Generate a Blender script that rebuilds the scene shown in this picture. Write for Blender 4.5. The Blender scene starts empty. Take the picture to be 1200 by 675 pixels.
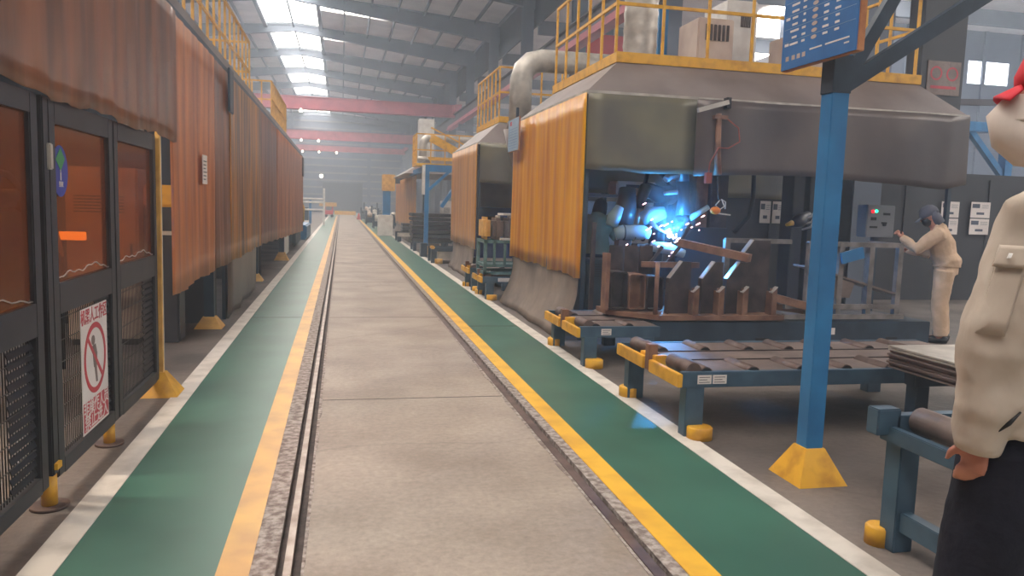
import bpy, bmesh, math, random
from mathutils import Vector, Matrix, noise as mnoise
random.seed(7)
S = bpy.context.scene
COL = S.collection
PI = math.pi

# ---------------------------------------------------------------- camera
cam_d = bpy.data.cameras.new('camera'); cam = bpy.data.objects.new('camera', cam_d); COL.objects.link(cam)
cam_d.lens = 27.0; cam_d.sensor_width = 36.0; cam_d.clip_start = .05; cam_d.clip_end = 400
cam.matrix_world = Matrix(((0.97598, -0.00740, -0.21773, 0), (-0.21560, 0.11050, -0.97021, 0), (0.03123, 0.99385, 0.10625, 1.5), (0, 0, 0, 1)))
S.camera = cam
# ---------------------------------------------------------------- world, exposure
S.view_settings.view_transform = 'Standard'; S.view_settings.look = 'None'
S.view_settings.gamma = 1; S.view_settings.use_curve_mapping = False
S.view_settings.exposure = 0.0
W = bpy.data.worlds.new('world'); S.world = W; W.use_nodes = True
W.node_tree.nodes['Background'].inputs[0].default_value = (.92, .93, 1, 1)
W.node_tree.nodes['Background'].inputs[1].default_value = .42
SKY_E = 10.5       # daylight coming in at the roof lights
S.cycles.volume_bounces = 1
S.cycles.max_bounces = 8
S.cycles.transparent_max_bounces = 12

# ---------------------------------------------------------------- materials
def hexc(c):
    if isinstance(c, str):
        c = tuple(int(c[i:i+2], 16) for i in (0, 2, 4))
    return tuple((v/255/12.92 if v/255 <= .04045 else ((v/255+.055)/1.055)**2.4) for v in c)
def mat(name, col, rough=.6, metal=0, col2=None, scale=3, detail=5, bump=0, bscale=40, lo=.35, hi=.65, stretch=None, trans=0, spec=.5, emit=0, coat=0, alpha=1, rvar=0, fine=0):
    m = bpy.data.materials.new(name); m.use_nodes = True
    nt = m.node_tree; N = nt.nodes; L = nt.links; b = N['Principled BSDF']
    c = hexc(col)
    b.inputs['Base Color'].default_value = (*c, 1)
    b.inputs['Roughness'].default_value = rough; b.inputs['Metallic'].default_value = metal
    b.inputs['Specular IOR Level'].default_value = spec
    if coat: b.inputs['Coat Weight'].default_value = coat; b.inputs['Coat Roughness'].default_value = .15
    if alpha < 1: b.inputs['Alpha'].default_value = alpha
    if emit:
        b.inputs['Emission Color'].default_value = (*c, 1); b.inputs['Emission Strength'].default_value = emit
    geo = N.new('ShaderNodeNewGeometry'); src = geo.outputs['Position']
    if stretch:
        mp = N.new('ShaderNodeMapping'); mp.inputs['Scale'].default_value = stretch
        L.new(src, mp.inputs[0]); src = mp.outputs[0]
    if col2 is None:
        col2 = tuple(max(0, v*.86) for v in (c)); c2 = col2
    else: c2 = hexc(col2)
    nz = N.new('ShaderNodeTexNoise'); nz.inputs['Scale'].default_value = scale; nz.inputs['Detail'].default_value = detail
    L.new(src, nz.inputs['Vector'])
    mr = N.new('ShaderNodeMapRange'); mr.inputs[1].default_value = lo; mr.inputs[2].default_value = hi
    L.new(nz.outputs[0], mr.inputs[0])
    mx = N.new('ShaderNodeMix'); mx.data_type = 'RGBA'
    mx.inputs[6].default_value = (*c, 1); mx.inputs[7].default_value = (*c2, 1)
    L.new(mr.outputs[0], mx.inputs[0]); L.new(mx.outputs[2], b.inputs['Base Color'])
    if fine:
        n3 = N.new('ShaderNodeTexNoise'); n3.inputs['Scale'].default_value = 26; n3.inputs['Detail'].default_value = 8; n3.inputs['Roughness'].default_value = .75
        L.new(src, n3.inputs['Vector'])
        n4 = N.new('ShaderNodeTexVoronoi'); n4.feature = 'DISTANCE_TO_EDGE'; n4.inputs['Scale'].default_value = .55
        nd = N.new('ShaderNodeMix'); nd.data_type = 'VECTOR'; nd.inputs[0].default_value = .35; L.new(src, nd.inputs[4]); L.new(nz.outputs[1], nd.inputs[5]); L.new(nd.outputs[1], n4.inputs['Vector'])
        m4 = N.new('ShaderNodeMapRange'); m4.inputs[1].default_value = 0; m4.inputs[2].default_value = .008; m4.inputs[3].default_value = .82; m4.inputs[4].default_value = 1; L.new(n4.outputs['Distance'], m4.inputs[0])
        m3 = N.new('ShaderNodeMapRange'); m3.inputs[1].default_value = .3; m3.inputs[2].default_value = .7; m3.inputs[3].default_value = 1-fine; m3.inputs[4].default_value = 1+fine*.5; L.new(n3.outputs[0], m3.inputs[0])
        mm = N.new('ShaderNodeMath'); mm.operation = 'MULTIPLY'; L.new(m3.outputs[0], mm.inputs[0]); L.new(m4.outputs[0], mm.inputs[1])
        vm = N.new('ShaderNodeVectorMath'); vm.operation = 'SCALE'; L.new(mx.outputs[2], vm.inputs[0]); L.new(mm.outputs[0], vm.inputs['Scale']); L.new(vm.outputs[0], b.inputs['Base Color'])
    if rvar:
        mr2 = N.new('ShaderNodeMapRange'); mr2.inputs[3].default_value = rough-rvar; mr2.inputs[4].default_value = rough+rvar
        mr2.inputs[1].default_value = lo; mr2.inputs[2].default_value = hi
        L.new(nz.outputs[0], mr2.inputs[0]); L.new(mr2.outputs[0], b.inputs['Roughness'])
    if bump:
        n2 = N.new('ShaderNodeTexNoise'); n2.inputs['Scale'].default_value = bscale; n2.inputs['Detail'].default_value = 4
        L.new(src, n2.inputs['Vector'])
        bp = N.new('ShaderNodeBump'); bp.inputs['Strength'].default_value = bump; bp.inputs['Distance'].default_value = .02
        L.new(n2.outputs[0], bp.inputs['Height']); L.new(bp.outputs[0], b.inputs['Normal'])
    if trans:
        tr = N.new('ShaderNodeBsdfTranslucent'); L.new(mx.outputs[2], tr.inputs[0])
        ms = N.new('ShaderNodeMixShader'); ms.inputs[0].default_value = trans
        out = N['Material Output']
        L.new(b.outputs[0], ms.inputs[1]); L.new(tr.outputs[0], ms.inputs[2]); L.new(ms.outputs[0], out.inputs[0])
    return m
def emis(name, col, e):
    m = bpy.data.materials.new(name); m.use_nodes = True; nt = m.node_tree; nt.nodes.clear()
    o = nt.nodes.new('ShaderNodeOutputMaterial'); em = nt.nodes.new('ShaderNodeEmission')
    em.inputs[0].default_value = (*hexc(col), 1); em.inputs[1].default_value = e
    nt.links.new(em.outputs[0], o.inputs[0]); return m
M = {}
M['concrete'] = mat('aisle_concrete', (164, 150, 136), .6, col2=(138, 123, 110), scale=1.3, detail=9, fine=.28, bump=.3, bscale=14)
M['shop_floor'] = mat('shop_floor_concrete', (124, 112, 104), .6, col2=(84, 75, 70), scale=1.1, detail=8, bump=.25, bscale=18, fine=.2)
M['green'] = mat('green_floor_paint', (60, 106, 90), .4, col2=(50, 92, 78), scale=1.6, detail=6)
M['white_line'] = mat('white_floor_paint', (214, 205, 194), .55, col2=(176, 166, 155), scale=5, detail=8, lo=.45, hi=.75)
M['yellow_line'] = mat('yellow_floor_paint', (232, 178, 52), .5, col2=(205, 150, 50), scale=4, detail=8, lo=.45, hi=.75)
M['yellow_line_worn'] = mat('worn_yellow_floor_paint', (222, 174, 96), .5, col2=(196, 150, 92), scale=4, detail=8)
M['groove'] = mat('rail_groove_dirt', (84, 70, 64), .85, col2=(58, 48, 44), scale=12, bump=.3)
M['mortar'] = mat('rough_mortar', (176, 164, 156), .9, col2=(124, 110, 102), scale=22, detail=10, bump=1.0, bscale=40, lo=.4, hi=.6)
M['rail_steel'] = mat('worn_rail_steel', (168, 154, 144), .45, .6, col2=(130, 112, 100), scale=9)
M['rust_steel'] = mat('dull_brown_steel', (112, 92, 84), .55, .35, col2=(82, 64, 58), scale=6)
M['post_blue'] = mat('sky_blue_enamel', (46, 124, 178), .38, col2=(38, 106, 158), scale=4)
M['steel_blue'] = mat('dark_blue_enamel', (44, 62, 78), .45, col2=(32, 46, 60), scale=5)
M['conv_blue'] = mat('conveyor_blue_grey_paint', (66, 92, 110), .42, col2=(50, 72, 90), scale=5)
M['yellow'] = mat('safety_yellow_paint', (228, 170, 44), .5, col2=(196, 138, 36), scale=8, detail=7, lo=.45, hi=.7)
M['pale_yellow'] = mat('faded_yellow_paint', (226, 178, 92), .55, col2=(200, 150, 74), scale=8)
M['cover'] = mat('brown_grey_steel_cover', (136, 118, 110), .5, .3, col2=(108, 92, 86), scale=3, detail=7, fine=.2)
M['hood'] = mat('grey_sheet_hood', (146, 134, 130), .42, .35, col2=(122, 110, 106), scale=1.5)
M['galv'] = mat('galvanised_duct', (206, 198, 186), .4, .35, col2=(168, 160, 150), scale=5)
M['grey_cloth'] = mat('grey_welding_blanket', (104, 98, 88), .38, .25, col2=(128, 122, 98), scale=1.2, detail=3, lo=.4, hi=.65, bump=.2, bscale=5)
M['dark_cloth'] = mat('dark_grey_welding_blanket', (110, 98, 92), .36, .3, col2=(84, 76, 74), scale=.9, detail=3, bump=.25, bscale=4)
M['skirt_cloth'] = mat('dusty_grey_skirt_cloth', (142, 126, 114), .65, col2=(108, 96, 88), scale=2.2, detail=6, bump=.3, bscale=8)
M['fence_dark'] = mat('charcoal_fence_enamel', (50, 48, 50), .5, col2=(38, 37, 40), scale=5)
M['mesh_dark'] = mat('black_mesh', (34, 33, 35), .5, .3)
M['white'] = mat('white_paint', (222, 218, 212), .45, col2=(200, 194, 188), scale=5)
M['cream'] = mat('cream_cabinet_paint', (206, 186, 170), .5, col2=(184, 160, 146), scale=3)
M['black'] = mat('black_rubber', (24, 24, 28), .55)
M['dark_wall'] = mat('dark_grey_partition', (48, 47, 51), .6, col2=(38, 38, 41), scale=1.2)
M['roof'] = mat('pale_roof_sheet', (226, 220, 220), .6, col2=(204, 200, 202), scale=.7)
M['truss'] = mat('blue_grey_structural_paint', (104, 112, 126), .55, col2=(86, 94, 108), scale=.8)
M['girder'] = mat('dark_crane_girder', (74, 68, 76), .6)
M['pink'] = mat('pinkish_red_crane_paint', (196, 100, 112), .5, col2=(172, 86, 98), scale=1.5)
M['red'] = mat('red_paint', (204, 36, 48), .5)
M['end_wall'] = mat('end_wall_sheet', (104, 114, 134), .6, col2=(90, 100, 120), scale=.5)
M['door_grey'] = mat('roller_door_grey', (74, 80, 96), .6)
M['sign_blue'] = mat('sign_blue', (44, 108, 170), .4, col2=(36, 96, 156), scale=6)
M['sign_round_blue'] = mat('round_sign_blue', (34, 52, 158), .4)
M['sign_green'] = mat('round_sign_green', (40, 150, 80), .4)
M['sign_white'] = mat('sign_white', (232, 222, 216), .45)
M['sign_red'] = mat('sign_red', (196, 40, 56), .45)
M['wood'] = mat('brown_edging', (196, 132, 80), .6, col2=(160, 98, 58), scale=9)
M['work_steel'] = mat('workpiece_dark_steel', (84, 72, 70), .5, .45, col2=(56, 48, 48), scale=6)
M['work_rust'] = mat('workpiece_rusty_steel', (150, 112, 90), .6, .25, col2=(104, 72, 58), scale=5)
M['bright_steel'] = mat('cut_steel_edge', (214, 206, 200), .3, .6)
M['frame_steel'] = mat('grey_frame_steel', (142, 134, 130), .5, .3, col2=(104, 96, 92), scale=6)
M['box_grey'] = mat('grey_box_paint', (136, 136, 138), .5)
M['teal'] = mat('teal_cage_paint', (92, 128, 128), .5, col2=(72, 104, 106), scale=6)
M['robot'] = mat('dark_robot_paint', (52, 54, 62), .4)
M['robot_blue'] = mat('robot_pale_casing', (150, 176, 196), .4)
M['orange'] = mat('orange_plastic', (232, 128, 32), .4)
M['cable'] = mat('brown_red_cable', (150, 70, 60), .5)
M['beige'] = mat('beige_work_cotton', (204, 190, 174), .85, col2=(188, 172, 156), scale=5, detail=6, bump=.9, bscale=6, stretch=(1, 1, .6), spec=.2)
M['beige2'] = mat('sand_work_cotton', (224, 192, 162), .85, col2=(200, 168, 138), scale=6, bump=.4, bscale=24, spec=.2)
M['navy'] = mat('dark_navy_cotton', (36, 36, 48), .85, col2=(28, 28, 38), scale=6, bump=.3, bscale=20, spec=.2)
M['skin'] = mat('skin', (196, 134, 110), .55, col2=(178, 114, 94), scale=12)
M['mask'] = mat('white_mask_fabric', (226, 212, 200), .8, col2=(212, 196, 184), scale=8)
M['capgrey'] = mat('grey_cap_cotton', (98, 98, 110), .8)
M['capred'] = mat('red_cap_cotton', (222, 34, 52), .7)
M['hair'] = mat('black_hair', (22, 19, 18), .5)
M['olive'] = mat('olive_cotton', (132, 130, 104), .85)
M['sky_panel'] = emis('daylit_roof_light', (255, 250, 244), SKY_E)
M['win_panel'] = emis('daylit_window', (240, 246, 255), 3.0)
M['lamp'] = emis('lamp_glow', (255, 244, 226), 9)
M['orange_lamp'] = emis('orange_lamp_glow', (255, 190, 96), 3)
M['led_red'] = emis('red_indicator', (255, 30, 40), 3)
M['led_green'] = emis('green_indicator', (60, 255, 200), 2.5)
M['arc'] = emis('arc_glow', (190, 215, 255), 60)
M['spark'] = emis('spark_glow', (255, 190, 200), 12)

def pvc(name, col, col2, streak, trans=.35, rough=.22, hl=None):
    m = mat(name, col, rough, col2=col2, scale=1.0, detail=5, stretch=(6, 6, .55) if streak else None, trans=trans, lo=.36, hi=.62, coat=.08)
    return m
M['pvc_brown'] = pvc('dark_brown_pvc', (160, 100, 66), (116, 74, 54), True, .22, .3)
M['pvc_orange'] = pvc('orange_brown_pvc', (226, 148, 88), (184, 112, 68), True, .3, .32)
M['pvc_dark'] = pvc('sooty_brown_pvc', (172, 108, 70), (118, 76, 54), True, .2, .3)
M['pvc_black'] = pvc('soot_stained_pvc', (120, 90, 66), (214, 146, 58), True, .2, .3)
M['pvc_amber'] = pvc('bright_amber_pvc', (252, 190, 40), (222, 140, 44), True, .35, .3)
M['pvc_tan'] = pvc('tan_orange_pvc', (236, 178, 92), (206, 144, 70), True, .35, .3)
def amber_glass():
    m = bpy.data.materials.new('amber_window_film'); m.use_nodes = True; nt = m.node_tree; N = nt.nodes; L = nt.links; N.clear()
    o = N.new('ShaderNodeOutputMaterial'); t = N.new('ShaderNodeBsdfTransparent'); t.inputs[0].default_value = (*hexc((240, 188, 140)), 1)
    g = N.new('ShaderNodeBsdfPrincipled'); g.inputs['Base Color'].default_value = (*hexc((140, 84, 52)), 1); g.inputs['Roughness'].default_value = .12
    mx = N.new('ShaderNodeMixShader'); mx.inputs[0].default_value = .42
    L.new(t.outputs[0], mx.inputs[1]); L.new(g.outputs[0], mx.inputs[2]); L.new(mx.outputs[0], o.inputs[0]); return m
M['amber'] = amber_glass()

# ---------------------------------------------------------------- mesh helpers
class MB:
    """collects shapes in world (or prototype) coordinates, build() makes ONE mesh object"""
    def __init__(s): s.v = []; s.f = []; s.mi = []; s.cur = 0; s.sm = []
    def add(s, vs, fs, smooth=False):
        n = len(s.v); s.v += [tuple(v) for v in vs]
        for f in fs: s.f.append([n+i for i in f]); s.mi.append(s.cur); s.sm.append(smooth)
        return s
    def box(s, x0, x1, y0, y1, z0, z1, bev=0):
        if x0 > x1: x0, x1 = x1, x0
        if y0 > y1: y0, y1 = y1, y0
        if z0 > z1: z0, z1 = z1, z0
        if bev:
            b = min(bev, (x1-x0)*.4, (y1-y0)*.4, (z1-z0)*.4)
            bm = bmesh.new(); bmesh.ops.create_cube(bm, size=1)
            for v in bm.verts: v.co = Vector(((x0+x1)/2+v.co.x*(x1-x0), (y0+y1)/2+v.co.y*(y1-y0), (z0+z1)/2+v.co.z*(z1-z0)))
            bmesh.ops.bevel(bm, geom=list(bm.edges), offset=b, segments=2, affect='EDGES')
            bm.verts.ensure_lookup_table()
            s.add([v.co for v in bm.verts], [[v.index for v in f.verts] for f in bm.faces]); bm.free(); return s
        vs = [(x0, y0, z0), (x1, y0, z0), (x1, y1, z0), (x0, y1, z0), (x0, y0, z1), (x1, y0, z1), (x1, y1, z1), (x0, y1, z1)]
        return s.add(vs, [(0, 3, 2, 1), (4, 5, 6, 7), (0, 1, 5, 4), (1, 2, 6, 5), (2, 3, 7, 6), (3, 0, 4, 7)])
    def beam(s, p, q, w, h=None, up=(0, 0, 1)):
        """rectangular bar from p to q"""
        h = h or w; p = Vector(p); q = Vector(q); d = (q-p).normalized(); u = Vector(up)
        if abs(d.dot(u)) > .99: u = Vector((0, 1, 0))
        a = d.cross(u).normalized(); b = a.cross(d).normalized()
        vs = []
        for c in (p, q):
            for i, j in ((-1, -1), (1, -1), (1, 1), (-1, 1)): vs.append(c+a*i*w/2+b*j*h/2)
        return s.add(vs, [(0, 1, 2, 3), (7, 6, 5, 4), (0, 4, 5, 1), (1, 5, 6, 2), (2, 6, 7, 3), (3, 7, 4, 0)])
    def cyl(s, p, q, r, r2=None, n=16, caps=True):
        r2 = r if r2 is None else r2; return s.tube([p, q], [r, r2], n, caps)
    def tube(s, pts, rs, n=12, caps=True):
        pts = [Vector(p) for p in pts]
        if not isinstance(rs, (list, tuple)): rs = [rs]*len(pts)
        vs = []; fs = []; a = None
        for i, p in enumerate(pts):
            d = (pts[min(i+1, len(pts)-1)]-pts[max(i-1, 0)]).normalized()
            if a is None:
                a = d.cross(Vector((0, 0, 1)) if abs(d.z) < .9 else Vector((1, 0, 0))).normalized()
            else: a = (a-d*a.dot(d)).normalized()
            b = d.cross(a)
            rr = rs[i] if isinstance(rs[i], (list, tuple)) else (rs[i], rs[i])
            for k in range(n):
                t = 2*PI*k/n; vs.append(p+a*math.cos(t)*rr[0]+b*math.sin(t)*rr[1])
        for i in range(len(pts)-1):
            for k in range(n):
                k2 = (k+1) % n; fs.append((i*n+k, i*n+k2, (i+1)*n+k2, (i+1)*n+k))
        s.add(vs, fs, True)
        if caps:
            m = len(s.v)-len(vs)
            s.f.append([m+k for k in reversed(range(n))]); s.mi.append(s.cur); s.sm.append(False)
            s.f.append([m+(len(pts)-1)*n+k for k in range(n)]); s.mi.append(s.cur); s.sm.append(False)
        return s
    def rings(s, rings, side=(0, 1, 0), n=20):
        """loft of ellipses: (centre, r_side, r_other[, axis]) with 'side' as the first radius' direction"""
        vs = []; fs = []; side = Vector(side); C_ = [Vector(r[0]) for r in rings]
        for i, r in enumerate(rings):
            d = (C_[min(i+1, len(C_)-1)]-C_[max(i-1, 0)]).normalized()
            a = (side-d*side.dot(d)).normalized(); b = d.cross(a)
            for k in range(n):
                t = 2*PI*k/n; vs.append(C_[i]+a*math.cos(t)*r[1]+b*math.sin(t)*r[2])
        for i in range(len(rings)-1):
            for k in range(n):
                k2 = (k+1) % n; fs.append((i*n+k, i*n+k2, (i+1)*n+k2, (i+1)*n+k))
        fs.append([k for k in reversed(range(n))]); fs.append([(len(rings)-1)*n+k for k in range(n)])
        return s.add(vs, fs, True)
    def ball(s, c, r, sx=1, sy=1, sz=1, n=12):
        c = Vector(c); vs = [c+Vector((0, 0, -r*sz))]; fs = []; h = n//2+1
        for i in range(1, h):
            th = PI*i/h
            for k in range(n):
                t = 2*PI*k/n; vs.append(c+Vector((r*sx*math.sin(th)*math.cos(t), r*sy*math.sin(th)*math.sin(t), -r*sz*math.cos(th))))
        vs.append(c+Vector((0, 0, r*sz)))
        for k in range(n): fs.append((0, 1+(k+1) % n, 1+k))
        for i in range(h-2):
            for k in range(n):
                k2 = (k+1) % n; a = 1+i*n; fs.append((a+k, a+k2, a+n+k2, a+n+k))
        t = len(vs)-1; a = 1+(h-2)*n
        for k in range(n): fs.append((t, a+k, a+(k+1) % n))
        return s.add(vs, fs, True)
    def prism(s, pts, off):
        """closed polygon pts (3d, planar) extruded by vector off"""
        off = Vector(off); n = len(pts); vs = [Vector(p) for p in pts]; vs += [v+off for v in vs]
        fs = [list(reversed(range(n))), list(range(n, 2*n))]+[(i, (i+1) % n, n+(i+1) % n, n+i) for i in range(n)]
        return s.add(vs, fs)
    def frustum(s, x0, x1, y0, y1, z0, X0, X1, Y0, Y1, z1):
        vs = [(x0, y0, z0), (x1, y0, z0), (x1, y1, z0), (x0, y1, z0), (X0, Y0, z1), (X1, Y0, z1), (X1, Y1, z1), (X0, Y1, z1)]
        return s.add(vs, [(0, 3, 2, 1), (4, 5, 6, 7), (0, 1, 5, 4), (1, 2, 6, 5), (2, 3, 7, 6), (3, 0, 4, 7)])
    def grid(s, fn, nu, nv, thick=None):
        """surface fn(u,v); thick = vector gives it a back side"""
        vs = []; fs = []
        for i in range(nu+1):
            for j in range(nv+1): vs.append(Vector(fn(i/nu, j/nv)))
        w = nv+1
        for i in range(nu):
            for j in range(nv): fs.append((i*w+j, (i+1)*w+j, (i+1)*w+j+1, i*w+j+1))
        if thick:
            t = Vector(thick); n = len(vs); vs += [v+t for v in vs]
            fs += [tuple(n+k for k in reversed(f)) for f in fs]
            for i in range(nu):
                fs.append((i*w, n+i*w, n+(i+1)*w, (i+1)*w)); a = i*w+nv; fs.append((a, a+w, n+a+w, n+a))
            for j in range(nv):
                fs.append((j, j+1, n+j+1, n+j)); a = nu*w+j; fs.append((a, n+a, n+a+1, a+1))
        return s.add(vs, fs, True)
    def build(s, name, m, parent=None, fix=True):
        me = bpy.data.meshes.new(name)
        off = Vector((0, 0, 0)); p = parent
        while p: off += p.location; p = p.parent
        loc = Vector((0, 0, 0))
        if not parent:
            xs = [v[0] for v in s.v]; ys = [v[1] for v in s.v]; zs = [v[2] for v in s.v]
            loc = Vector(((min(xs)+max(xs))/2, (min(ys)+max(ys))/2, min(zs)))
        me.from_pydata([tuple(Vector(v)-off-loc) for v in s.v], [], s.f)
        ms = m if isinstance(m, (list, tuple)) else [m]
        for x in ms: me.materials.append(M[x] if isinstance(x, str) else x)
        me.polygons.foreach_set('material_index', s.mi); me.polygons.foreach_set('use_smooth', s.sm)
        me.update()
        if fix:
            bm = bmesh.new(); bm.from_mesh(me); bmesh.ops.recalc_face_normals(bm, faces=bm.faces); bm.to_mesh(me); bm.free()
        o = bpy.data.objects.new(name, me); COL.objects.link(o); o.location = loc
        if parent: o.parent = parent
        return o
def tag(o, label=None, cat=None, group=None, kind=None):
    if label: o['label'] = label
    if cat: o['category'] = cat
    if group: o['group'] = group
    if kind: o['kind'] = kind
    return o
def thing(name, loc, label, cat, group=None):
    o = bpy.data.objects.new(name, None); COL.objects.link(o); o.location = loc; o.empty_display_size = .2
    return tag(o, label, cat, group)
def structure(o): o['kind'] = 'structure'; return o
def dup(root, loc=None, rz=None, label=None, group=None, parent=None):
    r = root.copy(); COL.objects.link(r)
    if parent: r.parent = parent
    if loc is not None: r.location = loc
    if rz is not None: r.rotation_euler = (0, 0, rz)
    if label: r['label'] = label
    if group: r['group'] = group
    for ch in list(root.children): dup(ch, parent=r)
    return r
def B(*a, **k): return MB().box(*a, **k)
def text_mesh(txt, size, name, m, parent, origin, right, up, ex=.001, sx=1, align='CENTER'):
    cu = bpy.data.curves.new('t', 'FONT'); cu.body = txt; cu.size = size; cu.align_x = align; cu.align_y = 'CENTER'; cu.extrude = ex; cu.offset = size*.012
    o = bpy.data.objects.new('t', cu); COL.objects.link(o)
    dg = bpy.context.evaluated_depsgraph_get(); me = bpy.data.meshes.new_from_object(o.evaluated_get(dg))
    bpy.data.objects.remove(o); bpy.data.curves.remove(cu)
    R_ = Vector(right).normalized(); U = Vector(up).normalized(); Nn = R_.cross(U)
    off = Vector((0, 0, 0)); p = parent
    while p: off += p.location; p = p.parent
    O = Vector(origin)-off
    for v in me.vertices: c = v.co.copy(); v.co = O+R_*c.x*sx+U*c.y+Nn*c.z
    me.materials.clear(); me.materials.append(M[m]); me.name = name
    t = bpy.data.objects.new(name, me); COL.objects.link(t); t.parent = parent
    return t

# ================================================================ SETTING
# floor: strips, with the two recessed rail grooves
f = MB()
zones = [(-16, -1.10, 0, 1), (-1.10, -.48, 0, 2), (-.48, -.25, 0, 4), (-.25, -.149, -.045, 3), (-.149, 1.268, 0, 0), (1.268, 1.352, -.03, 3), (1.352, 1.55, 0, 4), (1.55, 2.18, 0, 2), (2.18, 34, 0, 1)]
for x0, x1, z, mi in zones:
    f.cur = mi; f.box(x0, x1, -14, 100, -.3, z)
structure(f.build('floor', ['concrete', 'shop_floor', 'green', 'groove', 'mortar']))
structure(B(-1.23, -1.095, -14, 75, 0, .004).build('trim_1', 'white_line'))
structure(B(2.17, 2.31, -14, 75, 0, .004).build('trim_2', 'white_line'))
structure(B(-.48, -.35, -14, 75, 0, .004).build('trim_3', 'yellow_line_worn'))
structure(B(1.42, 1.55, -14, 75, 0, .004).build('trim_4', 'yellow_line'))
structure(B(-.220, -.188, -14, 75, -.045, .001).build('trim_5', 'rail_steel'))
structure(B(1.275, 1.325, -14, 75, -.03, .001, ).build('trim_6', 'rust_steel'))
# joints across the aisle, worn lips beside the groove
j = MB()
for y in (5.82, 10.05, 14.5, 19, 23.5, 28): j.box(-.149, 1.268, y, y+.014, 0, .0015)
for y in (10.05,): j.box(-1.09, -.48, y, y+.02, 0, .0015); 
j.box(1.55, 2.17, 9.3, 9.32, 0, .0015)
structure(j.build('trim_7', 'groove'))
lip = MB()
for x in (-.149, 1.268):
    n = 260; sg = 1 if x < 0 else -1; pr = None
    for i in range(n):
        y = 1.5+i*.085; w = .012+.03*abs(mnoise.noise(Vector((x, y*3, 0)))); w2 = .012+.03*abs(mnoise.noise(Vector((x, (y+.085)*3, 0))))
        lip.prism([(x, y, .0), (x+sg*w, y, .0), (x+sg*w2, y+.085, .0), (x, y+.085, .0)], (0, 0, .004))
structure(lip.build('trim_8', 'mortar'))

# hall roof: ridge along Y at X=-2.8
RX, RZ, SL = -2.95, 12.3, .075
XL, XR = -14.5, 8.6
def zr(x): return RZ-abs(x-RX)*SL
SKX0, SKX1 = -4.6, -1.35
r = MB()
ys = [-14, 100]
def roof_strip(b, x0, x1, y0, y1, dz=0, t=.08):
    b.add([(x0, y0, zr(x0)+dz), (x1, y0, zr(x1)+dz), (x1, y1, zr(x1)+dz), (x0, y1, zr(x0)+dz), (x0, y0, zr(x0)+dz+t), (x1, y0, zr(x1)+dz+t), (x1, y1, zr(x1)+dz+t), (x0, y1, zr(x0)+dz+t)],
          [(0, 3, 2, 1), (4, 5, 6, 7), (0, 1, 5, 4), (1, 2, 6, 5), (2, 3, 7, 6), (3, 0, 4, 7)])
RY = [3+8*k for k in range(-2, 13)]     # frames: ... 35, 43, 51 ...
XSL = 3.6                                  # cross roof-light slots reach to here
for y in RY:
    # between frames: the sheet, with a lit slot just beyond each frame on the right slope
    y1 = y+8
    roof_strip(r, XL, SKX0, y, y1); roof_strip(r, XSL, XR, y, y1)
    roof_strip(r, SKX1, XSL, y, y+2.2); roof_strip(r, SKX1, XSL, y+3.3, y1)
ceil = structure(r.build('ceiling', 'roof'))
k = 1
for y in RY:
    w = MB(); 
    roof_strip(w, SKX0, RX, y+.3, y+7.7, .06, .02); roof_strip(w, RX, SKX1, y+.3, y+7.7, .06, .02)
    structure(w.build('window_%d' % k, 'sky_panel')); k += 1
    w = MB(); roof_strip(w, SKX1, XSL, y+2.2, y+3.3, .06, .02)
    structure(w.build('window_%d' % k, 'sky_panel')); k += 1
# frames and purlins are parts of the ceiling
for y in RY:
    b = MB()
    for x0, x1 in ((XL, RX), (RX, XR)):
        e0, e1 = (.62, 0) if x0 == XL else (0, .62)
        for (dy, h0, h1, ) in ((.03, .40, .0), (.14, .43, .37), (.14, .06, 0)):
            f0, f1 = (e0, e1) if h0 > .1 else (0, 0); g0, g1 = (e0, e1) if h1 > .1 else (0, 0)
            b.add([(x0, y-dy, zr(x0)-h0-f0), (x1, y-dy, zr(x1)-h0-f1), (x1, y+dy, zr(x1)-h0-f1), (x0, y+dy, zr(x0)-h0-f0), (x0, y-dy, zr(x0)-h1-g0), (x1, y-dy, zr(x1)-h1-g1), (x1, y+dy, zr(x1)-h1-g1), (x0, y+dy, zr(x0)-h1-g0)],
                  [(0, 3, 2, 1), (4, 5, 6, 7), (0, 1, 5, 4), (1, 2, 6, 5), (2, 3, 7, 6), (3, 0, 4, 7)])
    b.build('rafter', 'truss', ceil)
for x in [-13, -11.5, -10, -8.6, -7.2, -5.9, -4.62, -2.95, -1.33, .1, 1.5, 2.9, 4.3, 5.7, 7.1, 8.4]:
    w = .22 if x in (-4.62, -1.33) else .09
    B(x-w/2, x+w/2, -13, 99.9, zr(x)-.2, zr(x)-.01).build('purlin', 'truss', ceil)
# right row of columns carrying the crane girder
wr = MB()
wr.box(8.35, 8.5, 13.5, 100, 0, 3.6)
for i in range(43): wr.box(8.32, 8.36, 14+2*i, 14.12+2*i, 0, 3.6)
wr.box(8.3, 8.5, 13.5, 100, 3.6, 3.75).box(8.52, 8.6, -14, 100, 9.6, 11.6)
wallr = structure(wr.build('wall_right', 'dark_wall'))
for y in RY[2:]:
    c = MB(); h = zr(8.2)
    c.box(7.95, 8.45, y-.16, y-.13, 0, h).box(7.95, 8.45, y+.13, y+.16, 0, h).box(8.17, 8.23, y-.13, y+.13, 0, h)
    c.box(7.5, 8.0, y-.12, y+.12, 6.35, 6.75)
    c.build('column', 'truss', wallr)
g_ = MB(); g_.box(7.50, 7.56, -13, 99.8, 6.8, 7.5).box(7.38, 7.68, -13, 99.8, 7.5, 7.54)
g_.build('crane_girder', 'girder', wallr)
g_ = MB(); g_.box(7.33, 7.73, -13, 56, 6.74, 6.8); g_.box(7.42, 7.45, -13, 56, 6.8, 7.02)
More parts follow.
